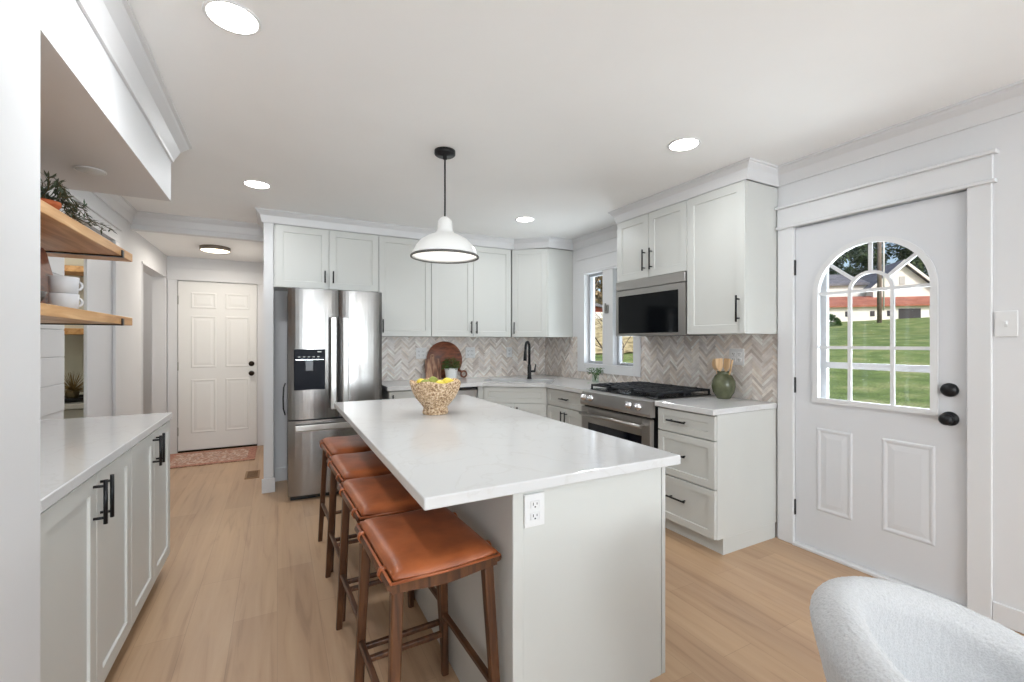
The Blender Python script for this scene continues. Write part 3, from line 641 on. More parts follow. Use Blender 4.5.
# faucet
t = thing('faucet', 'matte black gooseneck faucet standing behind the sink', 'faucet', (2.455, 4.235, CT), 0)
MB().lathe([(0, 0), (.027, 0), (.027, .012), (.022, .02), (.022, .13), (.017, .16), (0, .165)], n=20).build('base', BLACK, t)
dxy = Vector((-.78, -.62)).normalized(); pts = [(0, 0, .15), (0, 0, .345)]
for k in range(13):
    a = PI*k/12; pts.append((dxy.x*.055*(1-math.cos(a)), dxy.y*.055*(1-math.cos(a)), .352+.055*math.sin(a)))
pts += [(dxy.x*.118, dxy.y*.118, .31)]
MB().tube(pts, .014, 14).build('neck', BLACK, t)
MB().tube([(dxy.x*.117, dxy.y*.117, .325), (dxy.x*.122, dxy.y*.122, .27), (dxy.x*.128, dxy.y*.128, .205)], [.014, .017, .019], 14).build('spray_head', BLACK, t)
m = MB(); m.tube([(0, 0, .085), (.055, -.03, .085)], .012, 10); m.tube([(.052, -.028, .08), (.056, -.03, .12), (.062, -.034, .165)], [.009, .007, .005], 10); m.build('lever', BLACK, t)

# gas range
RY0, RY1 = 2.272, 3.074; wR = RY1-RY0; RF = 2.30
t = thing('gas_range', 'stainless steel gas range with black grates below the microwave', 'range', (RF, RY1, 0), rzR)
MB().box(.004, wR-.004, .03, .655, .09, .878).build('body', BLACKP, t)
MB().poly([(.0, -.012, .78), (.0, -.02, .80), (.0, .005, .888), (0, .03, .902), (0, .66, .902), (0, .66, .879), (0, .03, .879), (0, .03, .78)], (wR, 0, 0)).build('cooktop', STEELD, t)
MB().box(.02, wR-.02, .07, .64, .9025, .908, .002).build('burner_pan', BLACKP, t)
dr = MB(); x0, x1, z0, z1 = .006, wR-.006, .25, .765
dr.box(x0, x0+.085, -.01, .028, z0, z1, .003); dr.box(x1-.085, x1, -.01, .028, z0, z1, .003); dr.box(x0+.085, x1-.085, -.01, .028, z1-.125, z1); dr.box(x0+.085, x1-.085, -.01, .028, z0, z0+.09)
dd_ = dr.build('oven_door', STEELD, t)
MB().box(x0+.085, x1-.085, -.004, .024, z0+.09, z1-.125).build('oven_window', NAVYGLASS, dd_)
m = MB(); m.tube([(.05, -.058, z1-.05), (wR-.05, -.058, z1-.05)], .013, 14)
for xx in (.07, wR-.07): m.tube([(xx, -.058, z1-.05), (xx, -.008, z1-.05)], .010, 10)
m.build('handle', STEELD, dd_)
MB().box(.006, wR-.006, -.008, .028, .10, .24, .004).build('drawer', STEELD, t)
tl = Matrix.Rotation(R_(-16), 4, 'X')
for xx in (.05, .135, wR-.215, wR-.12):
    m = MB(); m.lathe([(0, -.034), (.019, -.032), (.022, -.012), (.029, -.008), (.030, 0)], (0, 0, 0), 22, 'y'); m.box(-.004, .004, -.04, -.012, -.018, .018, .001)
    m.xf(Matrix.Translation((xx, -.009, .842)) @ tl); m.build('knob', CHROME, t)
for k in range(3):
    gx0, gx1 = .025+k*(wR-.05)/3+.004, .025+(k+1)*(wR-.05)/3-.004; m = MB(); zt = .948
    for xx in (gx0, gx1-.012): m.box(xx, xx+.012, .075, .635, zt-.014, zt, .002)
    for yy in (.075, .623): m.box(gx0, gx1, yy, yy+.012, zt-.014, zt, .002)
    mx_ = (gx0+gx1)/2; m.box(mx_-.006, mx_+.006, .075, .635, zt-.012, zt+.003, .002)
    for yy in (.16, .22, .28, .35, .42, .48, .54): m.box(gx0, gx1, yy-.005, yy+.005, zt-.012, zt+.003, .002)
    for xx in (gx0, gx1-.012):
        for yy in (.075, .35, .623): m.box(xx, xx+.012, yy, yy+.012, .908, zt-.012)
    m.build('grate', IRON, t)
    for yy in ((.20, .50) if k != 1 else (.35,)): MB().lathe([(0, 0), (.045, 0), (.05, .008), (.038, .016), (.036, .022), (0, .024)], (mx_, yy, .908), 20).build('burner', IRON, t)

# refrigerator
FX0, FX1, FY = .075, .825, 4.035; wf = FX1-FX0
t = thing('refrigerator', 'stainless steel french door refrigerator with a water dispenser', 'refrigerator', (FX0, FY, 0))
MB().box(.006, wf-.006, .078, .66, .03, 1.735, .004).build('body', STEELK, t)
def curved(mb, x0, x1, z0, z1, bulge=.024, th=.07, n=14):
    A_ = []
    for k in range(n+1):
        s = k/n; x = x0+(x1-x0)*s; e = 1-abs(2*s-1)**6; A_.append((x, .012*(1-e)-bulge*math.sin(PI*s)*.6))
    o_ = [(x, y, z0) for x, y in A_]+[(x1, th, z0), (x0, th, z0)]
    mb.poly(o_, (0, 0, z1-z0)); return mb
xm = wf*.52; zs = .665
for x0, x1 in ((.0, xm-.003), (xm+.003, wf)):
    L_ = x0 == 0
    o = curved(MB(), x0, x1, zs+.006, 1.748).build('door', STEEL, t)
    hx = x1-.045 if L_ else x0+.045
    m = MB(); m.box(hx-.024, hx+.024, -.062, -.046, .745, 1.52, .008, 3); m.box(hx-.015, hx+.015, -.05, -.003, .78, .82); m.box(hx-.015, hx+.015, -.05, -.003, 1.45, 1.49); m.build('handle', mat('satin handle steel', (205, 204, 202), .28, 1.), o)
    if L_:
        a, c, z0, z1 = .045, .280, .912, 1.248
        dsp = MB().box(a, c, -.016, .002, z0, z1, .004).build('dispenser', DISPG, o)
        for q in ((a+.012, c-.012, -.019, -.015, z1-.088, z1-.084),): MB().box(*q).build('divider', CHROME, dsp)
        m = MB(); m.box((a+c)/2-.035, (a+c)/2+.025, -.03, -.016, z1-.18, z1-.09, .004); m.build('paddle', mat('paddle grey', (84, 88, 94), .3), dsp)
        for k in range(5): MB().box(a+.03+k*.036, a+.046+k*.036, -.0172, -.0158, z1-.065, z1-.060).build('icon', PLASTIC, dsp)
        MB().box(c-.06, c-.03, -.0172, -.0158, z1-.025, z1-.018).build('icon', PLASTIC, dsp)
o = curved(MB(), 0, wf, .045, zs-.006).build('freezer_drawer', STEEL, t)
m = MB(); m.box(.05, wf-.05, -.062, -.044, zs-.085, zs-.035, .008, 3)
for xx in (.09, wf-.09): m.box(xx-.015, xx+.015, -.05, -.003, zs-.075, zs-.045)
m.build('handle', mat('satin handle steel', (205, 204, 202), .28, 1.), o)
m = MB(); m.box(.02, wf-.02, .05, .6, .0, .044); m.build('base_grille', BLACKP, t)
for xx in (.03, wf-.09): MB().box(xx, xx+.06, .03, .10, 1.737, 1.757, .003).build('hinge_cover', STEELK, t)
tag(MB().tube([(.060, 4.30, .95), (.048, 4.24, .92), (.044, 4.22, .83), (.046, 4.24, .74), (.06, 4.30, .68)], .006, 8).build('power_cord', CORDM), 'dark cord hanging down the left side of the refrigerator', 'cord')

# ------------------------------------------------------------------ island
IX0, IX1, IY0, IY1 = .340, 1.292, 1.135, 3.215
tag(MB().box(IX0, IX1, IY0, IY1, .866, CT, .004, 2).build('island_countertop', QUARTZ), 'long white quartz island countertop holding the woven bowl', 'countertop')
t = thing('island_cabinet', 'white kitchen island base with an outlet on its end panel', 'kitchen island', (0, 0, 0)); bx0, bx1, by0, by1 = .622, 1.228, 1.168, 3.18
MB().poly([(bx0, by0, 0), (bx1-.055, by0, 0), (bx1-.055, by0, .105), (bx1, by0, .105), (bx1, by0, .864), (bx0, by0, .864)], (0, by1-by0, 0)).build('body', CAB, t)
m = MB(); m.box(bx0-.004, bx0+.032, by0-.005, by0+.03, 0, .864, .002); m.build('corner_trim', CAB, t)
n = 4; sw = (by1-by0)/n
for k in range(n):
    m = MB(); m.panel_front(0, sw-.004, .105, .862, 0, .018); m.xf(Matrix.Translation((bx1+.024, by0+.002+k*sw, 0)) @ Matrix.Rotation(PI/2, 4, 'Z')); o = m.build('door', CAB, t)
    m = pull(MB(), (sw-.04) if k % 2 == 0 else .035, .74, True, .14); m.xf(Matrix.Translation((bx1+.024, by0+.002+k*sw, 0)) @ Matrix.Rotation(PI/2, 4, 'Z')); m.build('handle', BLACK, o)
def outlet(label, M, kind='outlet', wide=1):
    W_ = .075 if wide == 1 else .118
    nm = 'electrical_outlet' if kind == 'outlet' else 'light_switch'
    t = thing(nm, label, kind); t.matrix_world = M
    MB().box(-W_/2, W_/2, -.0065, 0, -.06, .06, .003, 2).build('plate', PLASTIC, t)
    for s in ([0] if wide == 1 or kind == 'switch' else [-.023, .023]):
        if kind == 'outlet':
            for z in (-.021, .021):
                o = MB().box(s-.016, s+.016, -.009, -.006, z-.014, z+.014, .003, 2).build('socket', PLASTIC, t)
                m = MB(); m.box(s-.008, s-.0055, -.0095, -.0085, z-.002, z+.008); m.box(s+.0055, s+.008, -.0095, -.0085, z-.001, z+.007); m.lathe([(0, -.0095), (.0028, -.0095), (.0028, -.0085)], (s, 0, z-.008), 10, 'y'); m.build('slot', GAP, o)
        else:
            MB().box(s-.006, s+.006, -.009, -.006, -.014, .014, .001).build('bezel', mat('switch shade', (214, 214, 214), .4), t); MB().box(s-.0045, s+.0045, -.018, -.008, -.001, .011, .001).build('toggle', PLASTIC, t)
    return t
TR, RZ = Matrix.Translation, lambda a: Matrix.Rotation(a, 4, 'Z')
outlet('white outlet on the island end panel under the countertop', TR((.692, by0-.0005, .798)) @ Matrix.Diagonal((.95, 1, .84, 1)))
outlet('white double gang outlet left of the cutting boards', TR((ax(421, YB), YB-.004, 1.185)), wide=2)
outlet('white double gang outlet right of the round cutting board', TR((ax(470, YB), YB-.004, 1.185)), wide=2)
outlet('white single outlet on tiles left of the faucet', TR((ax(509, YB), YB-.004, 1.185)))
outlet('white double gang outlet behind the green vase', TR((XW-.004, 2.095, 1.20)) @ RZ(rzR), wide=2)
outlet('white light switch beside the entry door', TR((XW-.0005, .743, 1.392)) @ RZ(rzR), 'switch')

# ------------------------------------------------------------------ bar stools
def make_stool():
    t = thing('bar_stool', '', 'stool', group='bar stools at the island'); hx, hy, SZ = .160, .222, .644
    m = MB(); nx, ny = 16, 20; hz = .026
    def pt(i, j, top):
        u, v = 2*i/nx-1, 2*j/ny-1
        x = hx*math.copysign(abs(u)**.9, u); y = hy*math.copysign(abs(v)**.9, v); e = max(0, (1-abs(u)**5)*(1-abs(v)**5))
        z = SZ+.020+(.006+hz*e**.45 if top else -.004)-.010*(1-u*u)*1.0
        k = 1-.012*(abs(u)**4*abs(v)**4)
        return (x*k, y*k, z)
    G = {}
    for top in (0, 1):
        for i in range(nx+1):
            for j in range(ny+1): G[i, j, top] = m.bm.verts.new(pt(i, j, top))
    for i in range(nx):
        for j in range(ny):
            f = m.bm.faces.new((G[i, j, 1], G[i+1, j, 1], G[i+1, j+1, 1], G[i, j+1, 1])); f.smooth = True
            m.bm.faces.new((G[i, j, 0], G[i, j+1, 0], G[i+1, j+1, 0], G[i+1, j, 0]))
    rim = [(i, 0) for i in range(nx)]+[(nx, j) for j in range(ny)]+[(i, ny) for i in range(nx, 0, -1)]+[(0, j) for j in range(ny, 0, -1)]
    for a, c in zip(rim, rim[1:]+rim[:1]):
        f = m.bm.faces.new((G[a[0], a[1], 0], G[c[0], c[1], 0], G[c[0], c[1], 1], G[a[0], a[1], 1])); f.smooth = True
    cu = m.build('cushion', LEATHER, t)
    m = MB(); pr = [(-hx-.006, -hy-.004), (hx+.006, -hy-.004), (hx+.006, hy+.004), (-hx-.006, hy+.004)]
    loop = [Vector((x, y, SZ+.013)) for x, y in pr]
    for a, c in zip(loop, loop[1:]+loop[:1]): m.tube([a, (a+c)/2-Vector((0, 0, .004 if abs(a.y-c.y) < .01 else 0)), c], .0042, 8)
    m.build('piping', LEATHER, cu)
    # seat frame: curved end rails under the cushion and straight side rails
    for s in (-1, 1):
        y = s*(hy-.022); top, bot = [], []
        for k in range(13):
            u = 2*k/12-1; top.append((u*(hx+.004), y-.014, SZ+.012-.010*(1-u*u))); bot.append((u*(hx+.004), y-.014, SZ-.022-.012*math.cos(u*PI*.5)**2))
        MB().poly(top+bot[::-1], (0, .028, 0)).build('end_rail', WALNUTZ, t)
        MB().tube([(s*(hx+.004), -hy+.002, SZ+.002), (s*(hx+.004), hy-.002, SZ+.002)], .0125, 12).build('side_rail', WALNUTY, t)
    for s in (-1, 1):
        for q in (-.62, .0, .62):
            if q == 0: continue
            x = s*(hx+.004); m = MB(); m.tube([(x-s*.012, q*hy, SZ+.019), (x+s*.010, q*hy, SZ+.017), (x+s*.0155, q*hy, SZ+.002), (x+s*.008, q*hy, SZ-.012), (x-s*.012, q*hy, SZ-.013)], .004, 6)
            for v in m.bm.verts: v.co.y = q*hy+(v.co.y-q*hy)*3.2
            m.build('strap', LEATHER, t)
    tops = {}
    for sx in (-1, 1):
        for sy in (-1, 1):
            p, q = Vector((sx*(hx-.020), sy*(hy-.035), SZ-.004)), Vector((sx*(hx+.008), sy*(hy+.004), 0)); tops[sx, sy] = (p, q)
            MB().bar(p, q, .034, .026).build('leg', WALNUTZ, t)
    def at(k, z): p, q = tops[k]; s = (p.z-z)/(p.z-q.z); return p+(q-p)*s
    for sy in (-1, 1): MB().bar(at((-1, sy), .17), at((1, sy), .17), .019).build('stretcher', WALNUTY, t)
    for sx in (-1, 1): MB().bar(at((sx, -1), .25), at((sx, 1), .25), .019).build('stretcher', WALNUTY, t)
    return t
st = make_stool(); SX, SY = .427, 1.440
labs = ['cognac leather bar stool closest to the island outlet', 'cognac leather bar stool second from the island outlet', 'cognac leather bar stool third from the island outlet', 'cognac leather bar stool closest to the refrigerator']
for k in range(4):
    if k == 0: st.location = (SX, SY, 0); st.rotation_euler.z = R_(2.5); st['label'] = labs[0]
    else: dup(st, (SX, SY+k*.505, 0), None, labs[k])

# ------------------------------------------------------------------ lamps
PX, PY = .886, 2.534
t = thing('pendant_lamp', 'white dome pendant lamp hanging over the island', 'lamp', (PX, PY, CZ))
MB().lathe([(0, 0), (.062, 0), (.062, -.022), (.055, -.028), (.012, -.03), (.012, -.05), (0, -.05)], n=32).build('canopy', BLACK, t)
MB().tube([(0, 0, -.04), (0, 0, -.42)], .0052, 10).build('cord', CORDM, t)
prof_o = [(.016, -.395), (.03, -.405), (.042, -.418), (.046, -.47), (.056, -.492), (.10, -.510), (.140, -.535), (.172, -.572), (.190, -.610), (.198, -.632)]
prof_i = [(r-.004, z-.004) for r, z in prof_o]
so = MB().lathe([(0.0, -.395)]+prof_o+[(.194, -.632)]+prof_i[::-1][1:-2]+[(0, -.415)], n=48).build('shade', CERAM, t)
MB().lathe([(.199, -.626), (.203, -.630), (.203, -.638), (.197, -.640), (.193, -.636), (.196, -.628), (.199, -.626)], n=48).build('rim', GREYRIM, so)
MB().lathe([(0, -.626), (.187, -.626), (.187, -.623), (0, -.623)], n=48).build('diffuser', mat('pendant diffuser', (250, 250, 248), .5, emit=(255, 251, 244), est=.75), t)
m = MB(); m.ball((0, 0, -.545), .05, 3); m.lathe([(.02, -.42), (.02, -.50), (.03, -.515)], n=16); m.build('bulb', BULB, t)
lamp('pendant_bulb', 'AREA', (PX, PY, CZ-.645), 2.5, (1, .96, .9), (0, 0, 0), shape='DISK', size=.36)
def downlight(x, y, z, label, lit=True, e=7.5, k=1.):
    t = thing('recessed_light', label, 'ceiling light', (x, y, z), group='recessed ceiling lights')
    MB().lathe([(k*a, z_) for a, z_ in ((.076, -.001), (.088, -.001), (.089, -.004), (.086, -.007), (.078, -.006), (.076, -.001))], n=40).build('trim_ring', PLASTIC, t)
    MB().lathe([(0, -.006), (.077*k, -.006), (.077*k, -.001), (0, -.001)], n=36).build('lens', LENS if lit else OFFLENS, t)
    if lit: lamp('recessed_light_lamp', 'AREA', (x, y, z-.012), e, (.93, .97, 1), (0, 0, 0), shape='DISK', size=.14)
downlight(-.138, 1.836, CZ, 'lit recessed light in ceiling beside the soffit crown', e=8)
downlight(-.130, 3.70, CZ, 'lit recessed light in ceiling in front of the hall', e=6.5)
downlight(2.035, 3.59, CZ, 'lit recessed light in ceiling in front of the sink corner', e=6)
downlight(2.073, 1.80, CZ, 'lit recessed light in ceiling in front of the tall wall cabinet', e=5.5)
for x, y in ((.2, -1.2), (2.1, -1.2), (.2, -3.2), (2.1, -3.2)): downlight(x, y, CZ, 'added unseen recessed light in the ceiling over the living end', e=4)  # out of view, added to light the room from behind the camera
downlight(-.777, 2.768, 2.116, 'unlit recessed light under the shelf niche soffit', False, k=.66)
t = thing('flush_ceiling_light', 'round flush light with a bronze band on the hall ceiling', 'ceiling light', (-.58, 5.62, 2.31))
MB().lathe([(0, 0), (.135, 0), (.138, -.008), (.138, -.04), (.132, -.04), (.132, -.006), (0, -.006)], n=48).build('band', mat('bronze band', (122, 112, 102), .45, .5), t)
MB().lathe([(0, -.045), (.115, -.044), (.131, -.038), (.131, -.01), (0, -.01)], n=48).build('diffuser', WARML, t)
lamp('flush_ceiling_light_lamp', 'AREA', (-.58, 5.62, 2.26), 9, (1, .94, .85), (0, 0, 0), shape='DISK', size=.3)

# ------------------------------------------------------------------ things on the counters
bowl_c = (.800, 2.45)
prof = [(0, 0), (.070, 0), (.073, .012), (.066, .036), (.080, .056), (.112, .092), (.132, .135), (.141, .172), (.144, .186), (.138, .187), (.130, .170), (.120, .120), (.088, .078), (0, .062)]
mb = MB(); mb.lathe(prof, n=64)
for v in mb.bm.verts:
    r = math.hypot(v.co.x, v.co.y)
    if r > .01:
        a = math.atan2(v.co.y, v.co.x); k = 1+.02*math.sin(a*26+v.co.z*90)+.012*math.sin(v.co.z*260); v.co.x *= k; v.co.y *= k
        if v.co.z > .15: v.co.z += .006*math.sin(a*5)
o = mb.build('woven_bowl', WOVEN); o.location = (*bowl_c, CT+.0005); tag(o, 'woven natural fibre footed bowl on the island', 'bowl')
fr = [(-.078, -.048, .160, LIME, 'green fruit at the left rim of the woven bowl', .029), (.072, -.045, .158, LEMON, 'yellow lemon at the right rim of the woven bowl', .028), (.082, .030, .160, LEMON, 'yellow lemon at the far right rim of the woven bowl', .028), (.0, -.082, .156, LEMON, 'yellow lemon at the front of the woven bowl', .028),
      (-.008, .022, .168, LIME, 'green fruit in the middle of the woven bowl', .030), (-.075, .045, .160, LEMON, 'yellow lemon at the far left rim of the woven bowl', .028)]
for x, y, z, m_, lab, r in fr:
    o = MB().lathe([(0, -1.25*r), (.25*r, -1.18*r), (.7*r, -.85*r), (r, -.2*r), (r*.98, .25*r), (.7*r, .85*r), (.25*r, 1.18*r), (0, 1.28*r)], n=18).build('lemon' if m_ is LEMON else 'pear', m_)
    o.location = (bowl_c[0]+x*.95, bowl_c[1]+y*.95, CT+z+.012); o.rotation_euler = (R_(75), rnd.uniform(-.3, .3), rnd.uniform(0, 6)); tag(o, lab, 'fruit', 'fruit in the woven bowl')
# round board, small board and potted plant against the tiles
xc = ax(444.6, YB-.03)
t = thing('round_cutting_board', 'round red-brown wooden board leaning on the tiles', 'cutting board', (xc, YB-.042, CT+.002)); tiltb = Matrix.Rotation(R_(-3.2), 4, 'X')
m = MB(); m.lathe([(0, -.009), (.201, -.009), (.205, -.006), (.205, .006), (.201, .009), (0, .009)], (0, 0, .207), 56, 'y'); m.xf(tiltb); m.build('disc', BOARDR, t)
m = MB(); c_ = (.222, 0, .045); aa = []
for k in range(21): a = PI*2*k/20; aa.append((c_[0]+.034*math.cos(a), -.002, c_[1]+c_[2]+.034*math.sin(a)))
m.tube([(.14, -.002, .115), (.195, -.002, .07)], .013, 10); m.tube(aa, .0095, 8, False); m.xf(tiltb); m.build('handle', BOARDR, t)
xr = ax(433.5, YB-.11)
t = thing('small_cutting_board', 'small striped wooden board leaning in front of the round board', 'cutting board', (xr, YB-.12, CT+.002))
m = MB(); q = [(-.085, 0), (.085, 0), (.088, .20), (.076, .225), (.030, .232), (.026, .262), (.012, .276), (-.012, .276), (-.026, .262), (-.030, .232), (-.076, .225), (-.088, .20)]
m.plate([[(x, 0, z) for x, z in q], [(.009*math.cos(PI*k/6), 0, .257+.009*math.sin(PI*k/6)) for k in range(12)]], (0, .016, 0)); m.xf(Matrix.Rotation(R_(-9), 4, 'X')); m.build('board', BOARDS, t)
xp = ax(450.5, YB-.20)
t = thing('potted_plant', 'small bushy green plant in a white pot by the boards', 'plant', (xp, YB-.22, CT+.001))
MB().lathe([(0, 0), (.052, 0), (.056, .01), (.070, .12), (.072, .125), (.066, .125), (.060, .105), (0, .10)], n=32).build('pot', CERAM, t)
m = MB()
for k in range(420):
    a, r, z = rnd.uniform(0, 2*PI), .092*math.sqrt(rnd.random()), rnd.random(); zz = .115+(.135-.6*r)*z
    m.leaf((r*math.cos(a)*.9, r*math.sin(a)*.9, zz), (math.cos(a), math.sin(a), rnd.uniform(-.2, 1)), rnd.uniform(.02, .034), .012)
m.build('foliage', LEAF, t)
# glass jar with sprig by the window
t = thing('sprig_vase', 'small glass vase with green sprigs near the kitchen window', 'vase', (2.80, 3.52, CT+.001))
MB().lathe([(.03, 0), (.034, .004), (.034, .07), (.028, .085), (.026, .085), (.030, .068), (.030, .008), (0, .006)], n=24).build('vessel', VGLASS, t)
m = MB()
for k in range(9):
    a = 2*PI*k/9+.3; e = Vector((math.cos(a)*.06, math.sin(a)*.06, .125+.02*math.sin(k*2.3)))
    m.tube([(0, 0, .02), (e.x*.3, e.y*.3, .09), tuple(e)], .0018, 5)
m.build('stems', LEAF, t); m = MB()
for k in range(170):
    a = rnd.uniform(0, 2*PI); r = rnd.uniform(.01, .07); m.leaf((r*math.cos(a), r*math.sin(a), rnd.uniform(.09, .15)), (math.cos(a), math.sin(a), rnd.uniform(-.6, .7)), rnd.uniform(.02, .032), .013)
for k in range(14): m.leaf((-.03-.006*k, .02-.004*k, .02+.004*k if k < 4 else .002), (-1, rnd.uniform(-.6, .6), .1), .026, .011, .02)
m.build('foliage', LEAF, t)
# olive vase with wooden utensils
VX, VY = 2.845, 2.118
o = MB().lathe([(0, 0), (.040, 0), (.046, .004), (.070, .044), (.080, .088), (.076, .130), (.058, .164), (.042, .177), (.040, .188), (.044, .196), (.038, .196), (.033, .180), (.06, .14), (.06, .04), (0, .015)], n=40).build('olive_vase', OLIVE)
o.location = (VX, VY, CT+.001); tag(o, 'round olive green vase of wooden utensils right of the range', 'vase')
ut = [(-.02, 0, -.30, 0, 'spoon', 'long handled wooden spoon leaning furthest to the range in the olive vase'), (.0, .0, .06, .14, 'spatula', 'tall wooden spatula at the wall side of the olive vase'), (-.016, .010, -.16, .03, 'spoon', 'paddle shaped wooden spoon furthest to the window side in the olive vase'), (-.006, -.012, -.07, -.06, 'spatula', 'broad wooden spatula in the middle front of the olive vase'), (.004, .014, .02, .08, 'spoon', 'round wooden spoon at the back of the olive vase'), (.012, -.006, .10, -.02, 'spatula', 'narrow wooden spatula right of the middle in the olive vase'), (.018, .004, .24, .02, 'stick', 'slim leaning wooden stick nearest the entry door in the olive vase')]
for ox, oy, lx, ly, kind, lab in ut:
    t = thing('wooden_'+kind, lab, 'utensil', (VX+oy, VY-ox, CT+.05), group='utensils in the olive vase'); H = .175
    m = MB(); top = Vector((ly*.13, -lx*.15, H))
    m.tube([(0, 0, 0), tuple(top*.9)], .005, 8); m.build('handle', SPOONW, t)
    d = top.normalized(); M = Matrix.Translation(top*.9) @ d.to_track_quat('Z', 'Y').to_matrix().to_4x4() @ Matrix.Rotation(PI/2, 4, 'Z')
    m = MB()
    if kind == 'spoon': m.ball((0, 0, .035), .027, 2, (1, .3, 1.7))
    elif kind == 'spatula': m.poly([(-.006, -.003, -.01), (.006, -.003, -.01), (.022, -.003, .02), (.024, -.003, .082), (-.024, -.003, .082), (-.022, -.003, .02)], (0, .006, 0))
    else: m.tube([(0, 0, -.01), (0, 0, .075)], [.006, .0075], 8)
    m.xf(M); m.build('blade' if kind == 'spatula' else 'bowl' if kind == 'spoon' else 'tip', SPOONW, t)

# ------------------------------------------------------------------ shelf niche and sideboard cabinets
LX = -.549; FLK = mat('wood toe kick', (120, 88, 62), .6)
uy0, uy1, uy2 = 1.585, 2.43, 3.20
for y0, y1, lab in ((uy0, uy1, 'white two door sideboard cabinet nearest the camera wall'), (uy1+.001, uy2, 'white two door sideboard cabinet closest to the hall')):
    w_ = y1-y0; s = w_*.512
    cabinet('sideboard_cabinet', lab, 'cabinet', (LX, y0, 0), PI/2, w_, .575, .085, BZ,
            [('door', 0, s, .087, .858, (s-.034, .765, True, .15)), ('door', s, w_, .087, .858, (s+.034, .765, True, .15))], toe=.1, toem=FLK)
tag(MB().box(XL+.002, -.5405, YN+.003, 3.206, BZ+.002, CT, .003).build('countertop', QUARTZ), 'white quartz sideboard top under the open shelves', 'countertop')
for z, lab in ((1.753, 'upper oak wall shelf with black brackets in the niche'), (1.400, 'lower oak wall shelf with black brackets in the niche')):
    t = thing('wall_shelf', lab, 'shelf', (XL+.009, 0, z), group='open shelves in the niche'); xs = -.712-(XL+.009)
    MB().box(.001, xs, YN+.03, YS, 0, .043, .002).build('board', OAKY, t)
    for y in (1.66, 2.03, 2.98):
        m = MB(); m.box(.0, xs+.005, y-.014, y+.014, -.006, -.0005); m.box(xs+.001, xs+.006, y-.014, y+.014, -.006, .03); m.box(0, .006, y-.014, y+.014, -.006, .16); m.build('bracket', BLACK, t)
SZt = 1.400+.0435
for k, lab in enumerate(('grey white mug standing on the lower oak shelf', 'grey white mug stacked on top of another mug')):
    t = thing('mug', lab, 'mug', (-.815, 2.60, SZt+k*.0725), group='stacked mugs on the lower shelf')
    MB().lathe([(0, 0), (.041, 0), (.045, .004), (.049, .072), (.0475, .073), (.045, .07), (.041, .008), (0, .007)], n=32).build('cup', MUG, t)
    aa = [(.044+.018*math.sin(PI*j/10), 0, .040-.018*math.cos(PI*j/10)) for j in range(11)]
    m = MB().tube(aa, .0055, 8); m.xf(RZ(R_(40))); m.build('handle', MUG, t)
t = thing('tall_cutting_board', 'dark wooden board leaning against the wall on the lower shelf', 'cutting board', (-.885, 2.66, SZt+.014))
m = MB(); m.plate([[(0, y, z) for y, z in ((-.10, 0), (.10, 0), (.10, .24), (.08, .26), (.03, .265), (.022, .32), (-.022, .32), (-.03, .265), (-.08, .26), (-.10, .24))], [(0, .01*math.cos(PI*k/6), .30+.01*math.sin(PI*k/6)) for k in range(12)]], (.016, 0, 0)); m.xf(Matrix.Rotation(R_(-10), 4, 'Y') @ Matrix.Rotation(R_(7), 4, 'X')); m.build('board', BOARDR, t)
o = MB().lathe([(0, 0), (.05, 0), (.075, .02), (.09, .055), (.086, .055), (.07, .024), (0, .01)], n=28).build('dark_bowl', mat('dark stoneware', (62, 54, 50), .5)); o.location = (-.86, 2.30, SZt+.001); tag(o, 'dark bowl beside the mugs on the lower shelf', 'bowl')
T2 = 1.753+.0435
t = thing('trailing_plant', 'trailing grey green plant in a terracotta pot on the upper shelf', 'plant', (-.85, 2.50, T2))
MB().lathe([(0, 0), (.042, 0), (.052, .070), (.057, .072), (.057, .088), (.050, .088), (.046, .070), (0, .066)], n=30).build('pot', TERRA, t)
ms, ml = MB(), MB()
for k in range(16):
    a = rnd.uniform(0, 2*PI) if k > 8 else R_(90+rnd.uniform(-22, 22)); L = rnd.uniform(.09, .14) if k > 8 else rnd.uniform(.24, .44); up = rnd.uniform(.02, .055) if k > 8 else rnd.uniform(.0, .025)
    P = []
    for j in range(9):
        s = j/8; rr = L*s; P.append(Vector((max(-.2, min(.14, rr*math.cos(a)+.012*math.sin(j*1.7+k))), rr*math.sin(a), max(.01, .09+up*1.6*math.sin(PI*min(1, s*1.3))*1.2-(.02*s*s if k <= 8 else 0)+.006*math.sin(j*2+k)))))
    ms.tube(P, .0016, 5)
    for j in range(1, 9):
        for _ in range(6):
            d = (P[j]-P[j-1]).normalized()+Vector((rnd.uniform(-1, 1), rnd.uniform(-1, 1), rnd.uniform(-.2, .9)))*.8
            ml.leaf(P[j]+(P[j-1]-P[j])*rnd.random(), d, rnd.uniform(.026, .042), .0085, .05)
ms.build('stems', STEMM, t); ml.build('foliage', LEAFG, t)

# ------------------------------------------------------------------ hall rug, floor vent
t = thing('runner_rug', 'faded terracotta patterned rug in front of the hall door', 'rug', (-.66, 6.03, 0))
MB().box(-.44, .44, -.345, .345, .001, .009, .003).build('field', RUG, t)
m = MB(); m.box(-.44, .44, -.345, -.275, .0095, .0105); m.box(-.44, .44, .275, .345, .0095, .0105); m.box(-.44, -.36, -.275, .275, .0095, .0105); m.box(.36, .44, -.275, .275, .0095, .0105); m.build('border', RUGB, t)
t = thing('floor_vent', 'small wooden floor vent near the wall end in the hall', 'vent', (-.215, 5.06, 0)); MB().box(-.062, .062, -.14, .14, .0005, .006, .002).build('frame', VENTM, t)
m = MB()
for k in range(9): m.box(-.045, .045, -.115+k*.027, -.103+k*.027, .0062, .0075)
m.build('slats', mat('vent slot', (96, 68, 42), .6), t)

